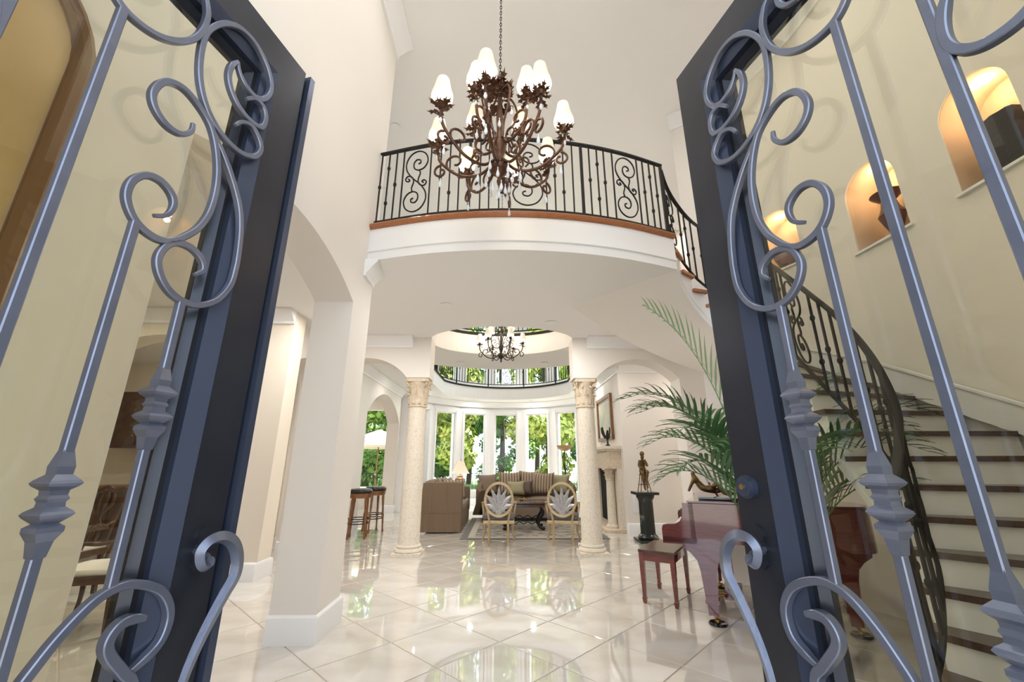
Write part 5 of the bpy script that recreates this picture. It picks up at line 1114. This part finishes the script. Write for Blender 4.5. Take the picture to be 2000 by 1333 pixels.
d1 = dining_chair('dark carved dining armchair drawn up to the near end of the table', (-3.42, 4.02, 0), math.radians(-75))
dup(d1, (-4.55, 4.85, 0), math.radians(0), 'dark carved dining armchair on the pass through side of the table')
dup(d1, (-4.55, 2.75, 0), math.radians(180), 'dark carved dining armchair on the street side of the table')
dt = thing('dining_table', 'long dark wood dining table in the side room', 'table', (-4.75, 3.85, 0))
MB().rbox((0, 0, 0.745), (1.9, 1.15, 0.05), 0.02, n=4).build('table_top', 'walnut', dt)
for sx in (-1, 1):
    MB().lathe([(0.10, 0.10), (0.13, 0.15), (0.06, 0.22), (0.09, 0.45), (0.05, 0.58), (0.10, 0.72)], c=(sx * 0.5, 0, 0), n=16).build('pedestal', 'walnut', dt)
    for i in range(4): a = PI / 4 + i * PI / 2; MB().tube(cr([(sx * 0.5, 0, 0.16), (sx * 0.5 + 0.15 * math.cos(a), 0.15 * math.sin(a), 0.13), (sx * 0.5 + 0.30 * math.cos(a), 0.30 * math.sin(a), 0.025)], 4), 0.028, 6).build('foot', 'walnut', dt)
# back bar seen through the pass through
bb = thing('bar_cabinet', 'dark wood back bar cabinet with counter and upper cupboards beyond the dining arch', 'cabinet', (-6.3, 8.2, 0))
MB().b2(-1.5, 1.6, 0, 0.58, 0, 0.88).build('body', 'walnut', bb, smooth=0); MB().b2(-1.52, 1.62, -0.04, 0.58, 0.88, 0.925).build('counter', 'stoolwood', bb, smooth=0)
for i in range(5): dr = MB().b2(-1.46 + i * 0.61, -0.90 + i * 0.61, -0.02, 0.0, 0.08, 0.82).build('door', 'walnut', bb, smooth=0); MB().ell((-0.95 + i * 0.61, -0.035, 0.55), (0.014, 0.014, 0.014), 8, 6).build('knob', 'brass', dr)
MB().b2(-1.5, 1.6, 0.2, 0.58, 1.62, 2.72).build('upper_cupboard', 'walnut', bb, smooth=0)
for i in range(5): dr = MB().b2(-1.46 + i * 0.61, -0.90 + i * 0.61, 0.18, 0.2, 1.68, 2.62).build('door', 'walnut', bb, smooth=0); MB().ell((-0.95 + i * 0.61, 0.165, 1.85), (0.014, 0.014, 0.014), 8, 6).build('knob', 'brass', dr)
struct(MB().b2(-8.4, -6.75, 8.8, 9.0, 0, C2).b2(-6.1, -4.4, 8.8, 9.0, 0, C2).b2(-6.75, -6.1, 8.8, 9.0, 0, 0.95).b2(-6.75, -6.1, 8.8, 9.0, 1.5, C2).build('wall_bar', 'wall_warm', smooth=0), 'cream wall behind the back bar cabinet', 'wall')
window('window_18', (-6.425, 8.9), (1, 0), 0.95, 1.5, 0.325, 'small window above the back bar counter')
for i, (x, h_) in enumerate(((-6.30, 0.30), (-6.22, 0.24), (-6.13, 0.28), (-6.03, 0.22))):
    o = MB().lathe([(0, 0), (0.035, 0), (0.038, h_ * 0.5), (0.03, h_ * 0.62), (0.012, h_ * 0.75), (0.012, h_ * 0.95), (0.016, h_), (0, h_)], n=14).build('bottle', 'bottle'); o.location = (x, 8.42, 0.926)
    tag(o, 'dark glass bottle standing on the back bar counter', 'bottle', 'bottles on the back bar')
kw = thing('coffee_maker', 'small white kitchen appliance on the back bar counter', 'appliance', (-6.72, 8.42, 0.926)); MB().rbox((0, 0, 0.15), (0.18, 0.2, 0.30), 0.02, n=4).build('body', 'trim', kw); MB().b2(-0.06, 0.06, -0.106, -0.10, 0.14, 0.24).build('panel', 'black', kw, smooth=0)

# ================================================================== NICHE PIECES, SIDE HALL
(_, c1, t1, n1_, z1, _, _), (_, c2, t2, n2_, z2, _, _), (_, c3, t3, n3_, z3, _, _) = cut
p = c2 + n2_ * 0.17; vz = thing('niche_vase', 'plum ceramic flared vase standing in the middle lit niche', 'vase', (p.x, p.y, z2 + 0.003))
MB().lathe([(0, 0), (0.09, 0), (0.10, 0.03), (0.05, 0.10), (0.085, 0.20), (0.11, 0.28), (0.075, 0.36), (0.06, 0.44), (0.12, 0.50), (0.135, 0.52), (0.11, 0.515), (0.05, 0.44), (0, 0.44)], n=28).build('body', 'vase', vz); MB().tube([(0.10 * math.cos(a), 0.10 * math.sin(a), 0.03) for a in [2 * PI * i / 24 for i in range(24)]], 0.006, 6, closed=True).build('foot_ring', 'vase', vz)
p = c3 + n3_ * 0.17; rl = thing('carved_relief', 'dark carved block sculpture with rough edges in the niche closest to the doors', 'sculpture', (p.x, p.y, z3 + 0.003), math.atan2(t3.y, t3.x))
rn2 = random.Random(4); pl = [(-0.13, 0.02), (0.13, 0.02)] + [(0.13 + rn2.uniform(-.012, .012), 0.02 + 0.06 * i) for i in range(1, 9)] + [(0.10 - 0.05 * i, 0.53 + rn2.uniform(-.02, .02)) for i in range(5)] + [(-0.13 + rn2.uniform(-.012, .012), 0.50 - 0.06 * i) for i in range(8)]
MB().prism(pl, lambda a, b, d: (a, d, b), -0.06, 0.06).build('block', 'book', rl, smooth=0); MB().b2(-0.16, 0.16, -0.09, 0.09, 0, 0.02).build('base', 'black', rl, smooth=0)
p = c1 + n1_ * 0.17; rk = thing('rock_bust', 'grey rock sculpture in the niche closest to the landing', 'sculpture', (p.x, p.y, z1 + 0.003))
q = MB()
vs = []; fs = []; nn, mm = 14, 9
for j in range(mm + 1):
    for i in range(nn):
        a = 2 * PI * i / nn; tt = PI * j / mm; rr = 1 + 0.16 * math.sin(3 * a + j) * math.sin(tt); vs.append((0.17 * rr * math.sin(tt) * math.cos(a), 0.12 * rr * math.sin(tt) * math.sin(a), 0.16 - 0.16 * rr * math.cos(tt) if j else 0.0))
fs = [(j * nn + i, j * nn + (i + 1) % nn, (j + 1) * nn + (i + 1) % nn, (j + 1) * nn + i) for j in range(mm) for i in range(nn)]
q.add([(x, y, max(0, z)) for x, y, z in vs], fs).build('rock', 'vase', rk); MB().b2(-0.15, 0.15, -0.1, 0.1, 0, 0.02).build('base', 'black', rk, smooth=0)
hs = thing('console_table', 'narrow wooden console table against the side hall wall', 'table', (4.25, 8.42, 0))
MB().rbox((0, 0, 0.80), (0.75, 0.36, 0.04), 0.01, n=3).build('table_top', 'walnut', hs)
for sx in (-1, 1):
    for sy in (-1, 1): MB().lathe([(0.015, 0), (0.02, 0.1), (0.025, 0.78)], c=(sx * 0.33, sy * 0.14, 0), n=8).build('leg', 'walnut', hs)
table_lamp('glowing cream shade lamp on the console behind the palm', (4.2, 8.36, 0.82), 1.5)

# ================================================================== OUTSIDE
struct(MB().b2(-40, 40, 13.9, 34, -0.5, -0.09).build('ground_lawn', 'grass', smooth=0), 'green lawn beyond the terrace', 'lawn')
struct(MB().b2(-90, 90, 34, 160, -1.2, -0.6).build('ground_lake', 'water', smooth=0), 'pale lake water beyond the trees', 'lake')
struct(MB().b2(-11, 10, 13.9, 18.0, -0.09, -0.04).build('terrace', 'paving', smooth=0), 'stone terrace outside the windows', 'terrace')
struct(MB().b2(-6, 6, -9, 0.1, -0.12, -0.02).build('porch_floor', 'paving', smooth=0), 'stone porch in front of the entry doors', 'porch')
tp = [Vector((x, 17.8, -0.04)) for x in [-10.5 + 0.5 * i for i in range(41)]]
railing('terrace_railing', 'black iron railing along the terrace edge outside', tp, 0.95, [('bar', 0.14 * i) for i in range(1, 142)] + [('post', 2.0 * i) for i in range(11)], bars_k=False)
um = thing('patio_umbrella', 'tan and white patio umbrella on the terrace', 'umbrella', (-4.75, 16.2, -0.04))
MB().tube([(0, 0, 0), (0, 0, 2.55)], 0.025, 8).build('pole', 'stoolwood', um); MB().lathe([(0, 0), (0.26, 0), (0.25, 0.06), (0.05, 0.09), (0.04, 0.2), (0, 0.2)], n=16).build('base', 'iron', um)
MB().lathe([(0.0, 2.60), (0.5, 2.42), (1.0, 2.20), (1.45, 1.98), (1.45, 1.90), (1.44, 1.90), (1.43, 1.97), (0.98, 2.18), (0.0, 2.57)], n=8).build('canopy', 'canopy', um, smooth=0)
for i in range(8): a = 2 * PI * i / 8; MB().tube([(0, 0, 2.54), (1.42 * math.cos(a), 1.42 * math.sin(a), 1.95)], 0.010, 5).build('rib', 'stoolwood', um)
pch = thing('patio_chair', 'black iron patio chair outside the breakfast window', 'chair', (-4.5, 14.9, -0.04), 0.4)
MB().lathe([(0, 0.43), (0.21, 0.43), (0.22, 0.45), (0, 0.46)], n=18).build('seat', 'iron', pch)
for i in range(4): a = PI / 4 + i * PI / 2; MB().tube([(0.17 * math.cos(a), 0.17 * math.sin(a), 0.43), (0.22 * math.cos(a), 0.22 * math.sin(a), 0)], 0.012, 6).build('leg', 'iron', pch)
q = MB(); q.tube([(0.2 * math.sin(a), 0.2, 0.70 + 0.26 * math.cos(a)) for a in [2 * PI * i / 24 for i in range(24)]], 0.012, 6, closed=True)
for x in (-0.1, 0, 0.1): q.tube([(x, 0.2, 0.48), (x, 0.2, 0.92)], 0.007, 5)
q.build('backrest', 'iron', pch)
def tree(label, x, y, ht, r, mt, seed, n=8000, z0=-0.09, low=0.06, ls=0.15):
    rn = random.Random(seed); t = thing('tree', label, 'tree', (x, y, z0), 0, 'trees beyond the terrace')
    m = MB(); m.tube(cr([(0, 0, 0), (0.1, 0.05, ht * .3), (-0.08, 0.1, ht * .6), (0.05, 0, ht * .9)], 4), 0.16, 8, sc_=[1.2 - i / 13.0 for i in range(13)])
    for i in range(9):
        a = rn.uniform(0, 6.28); z = ht * rn.uniform(.25, .75); L = r * rn.uniform(.5, .9); d = Vector((math.cos(a), math.sin(a), 0.45)); m.tube([Vector((0, 0, z)), Vector((0, 0, z)) + d * L * .5 + Vector((0, 0, .1)), Vector((0, 0, z)) + d * L], 0.04, 5, sc_=[1, .7, .3])
    m.build('trunk', 'bark', t)
    cl = []
    for i in range(26):
        z = rn.uniform(low, 1.0); w_ = math.sin(PI * min(1, 0.25 + 0.72 * z)); a = rn.uniform(0, 6.28); rr = r * w_ * math.sqrt(rn.random()); cl.append((Vector((rr * math.cos(a), rr * math.sin(a), z * ht)), r * rn.uniform(.28, .5)))
    vs = []; fs = []
    for i in range(n):
        c, cr_ = cl[rn.randrange(len(cl))]
        d = Vector((rn.gauss(0, 1), rn.gauss(0, 1), rn.gauss(0, 1))); d.normalize(); p = c + d * cr_ * rn.random() ** .4
        nrm = (d + Vector((rn.uniform(-.8, .8), rn.uniform(-.8, .8), rn.uniform(-.2, 1.2)))).normalized(); t_ = nrm.orthogonal().normalized(); t_.rotate(Matrix.Rotation(rn.uniform(0, 6.28), 3, nrm)); b_ = nrm.cross(t_)
        L = ls * rn.uniform(.7, 1.5); o_ = len(vs); vs += [p - t_ * L, p + b_ * L * .5, p + t_ * L, p - b_ * L * .5]; fs.append((o_, o_ + 1, o_ + 2, o_ + 3))
    me = bpy.data.meshes.new('foliage'); me.from_pydata([tuple(v) for v in vs], [], fs); me.materials.append(M[mt]); o = bpy.data.objects.new('foliage', me); C.objects.link(o); o.parent = t; o['kind'] = 'stuff'
    return t
LB_ = {'leafdark': 'dense dark green tree beyond the terrace railing', 'leafmid': 'mid green leafy tree beyond the terrace railing', 'leaflight': 'yellow green sunlit tree beyond the terrace railing'}
TR = [(-11.6, 20.8, 8.6, 'leafdark'), (-7.0, 20.6, 8.8, 'leafmid'), (-2.45, 20.6, 8.4, 'leaflight'), (2.15, 20.8, 8.8, 'leaflight'), (6.7, 20.7, 8.4, 'leafdark'),
      (-9.3, 25.2, 10.5, 'leafmid'), (-4.75, 25.2, 11, 'leafdark'), (-0.15, 25.2, 10.5, 'leafmid'), (4.45, 25.2, 11, 'leafdark'), (9.0, 25.2, 11, 'leafmid'),
      (-11.9, 29.8, 12, 'leafdark'), (-7.1, 29.8, 12.5, 'leafmid'), (-2.4, 29.8, 12, 'leafdark'), (2.3, 29.8, 12.5, 'leafmid'), (7.0, 29.8, 12, 'leafdark'), (9.2, 14.8, 8, 'leafdark'), (5.4, 13.0, 6, 'leafmid')]
for i, (x, y, ht, mt) in enumerate(TR):
    r = 1.85 if y > 19 else 1.4
    tree(LB_[mt], x, y, ht, r, mt, 100 + i)
for i, (x, y, r) in enumerate(((-9.5, 18.9, 0.8), (-4.9, 18.8, 0.8), (-0.2, 18.8, 0.75), (4.4, 18.8, 0.8))):
    t = thing('hedge_shrub', 'rounded green shrub just beyond the terrace railing', 'shrub', (x, y, -0.09), 0, 'shrubs beyond the terrace'); rn = random.Random(40 + i); vs = []; fs = []
    for k_ in range(1500):
        d = Vector((rn.gauss(0, 1), rn.gauss(0, 1), abs(rn.gauss(0, 1)))).normalized(); p = Vector((d.x * r, d.y * r, d.z * r * 1.3)) * rn.uniform(.75, 1.0); n_ = (d + Vector((rn.uniform(-.6, .6),) * 3)).normalized(); a_ = n_.orthogonal().normalized(); b_ = n_.cross(a_); L = 0.08
        o_ = len(vs); vs += [p - a_ * L, p + b_ * L * .5, p + a_ * L, p - b_ * L * .5]; fs.append((o_, o_ + 1, o_ + 2, o_ + 3))
    me = bpy.data.meshes.new('foliage'); me.from_pydata([tuple(v) for v in vs], [], fs); me.materials.append(M['leafmid']); o = bpy.data.objects.new('foliage', me); C.objects.link(o); o.parent = t; o['kind'] = 'stuff'
    MB().tube([(0, 0, 0), (0, 0, r)], 0.04, 6).build('stem', 'bark', t)
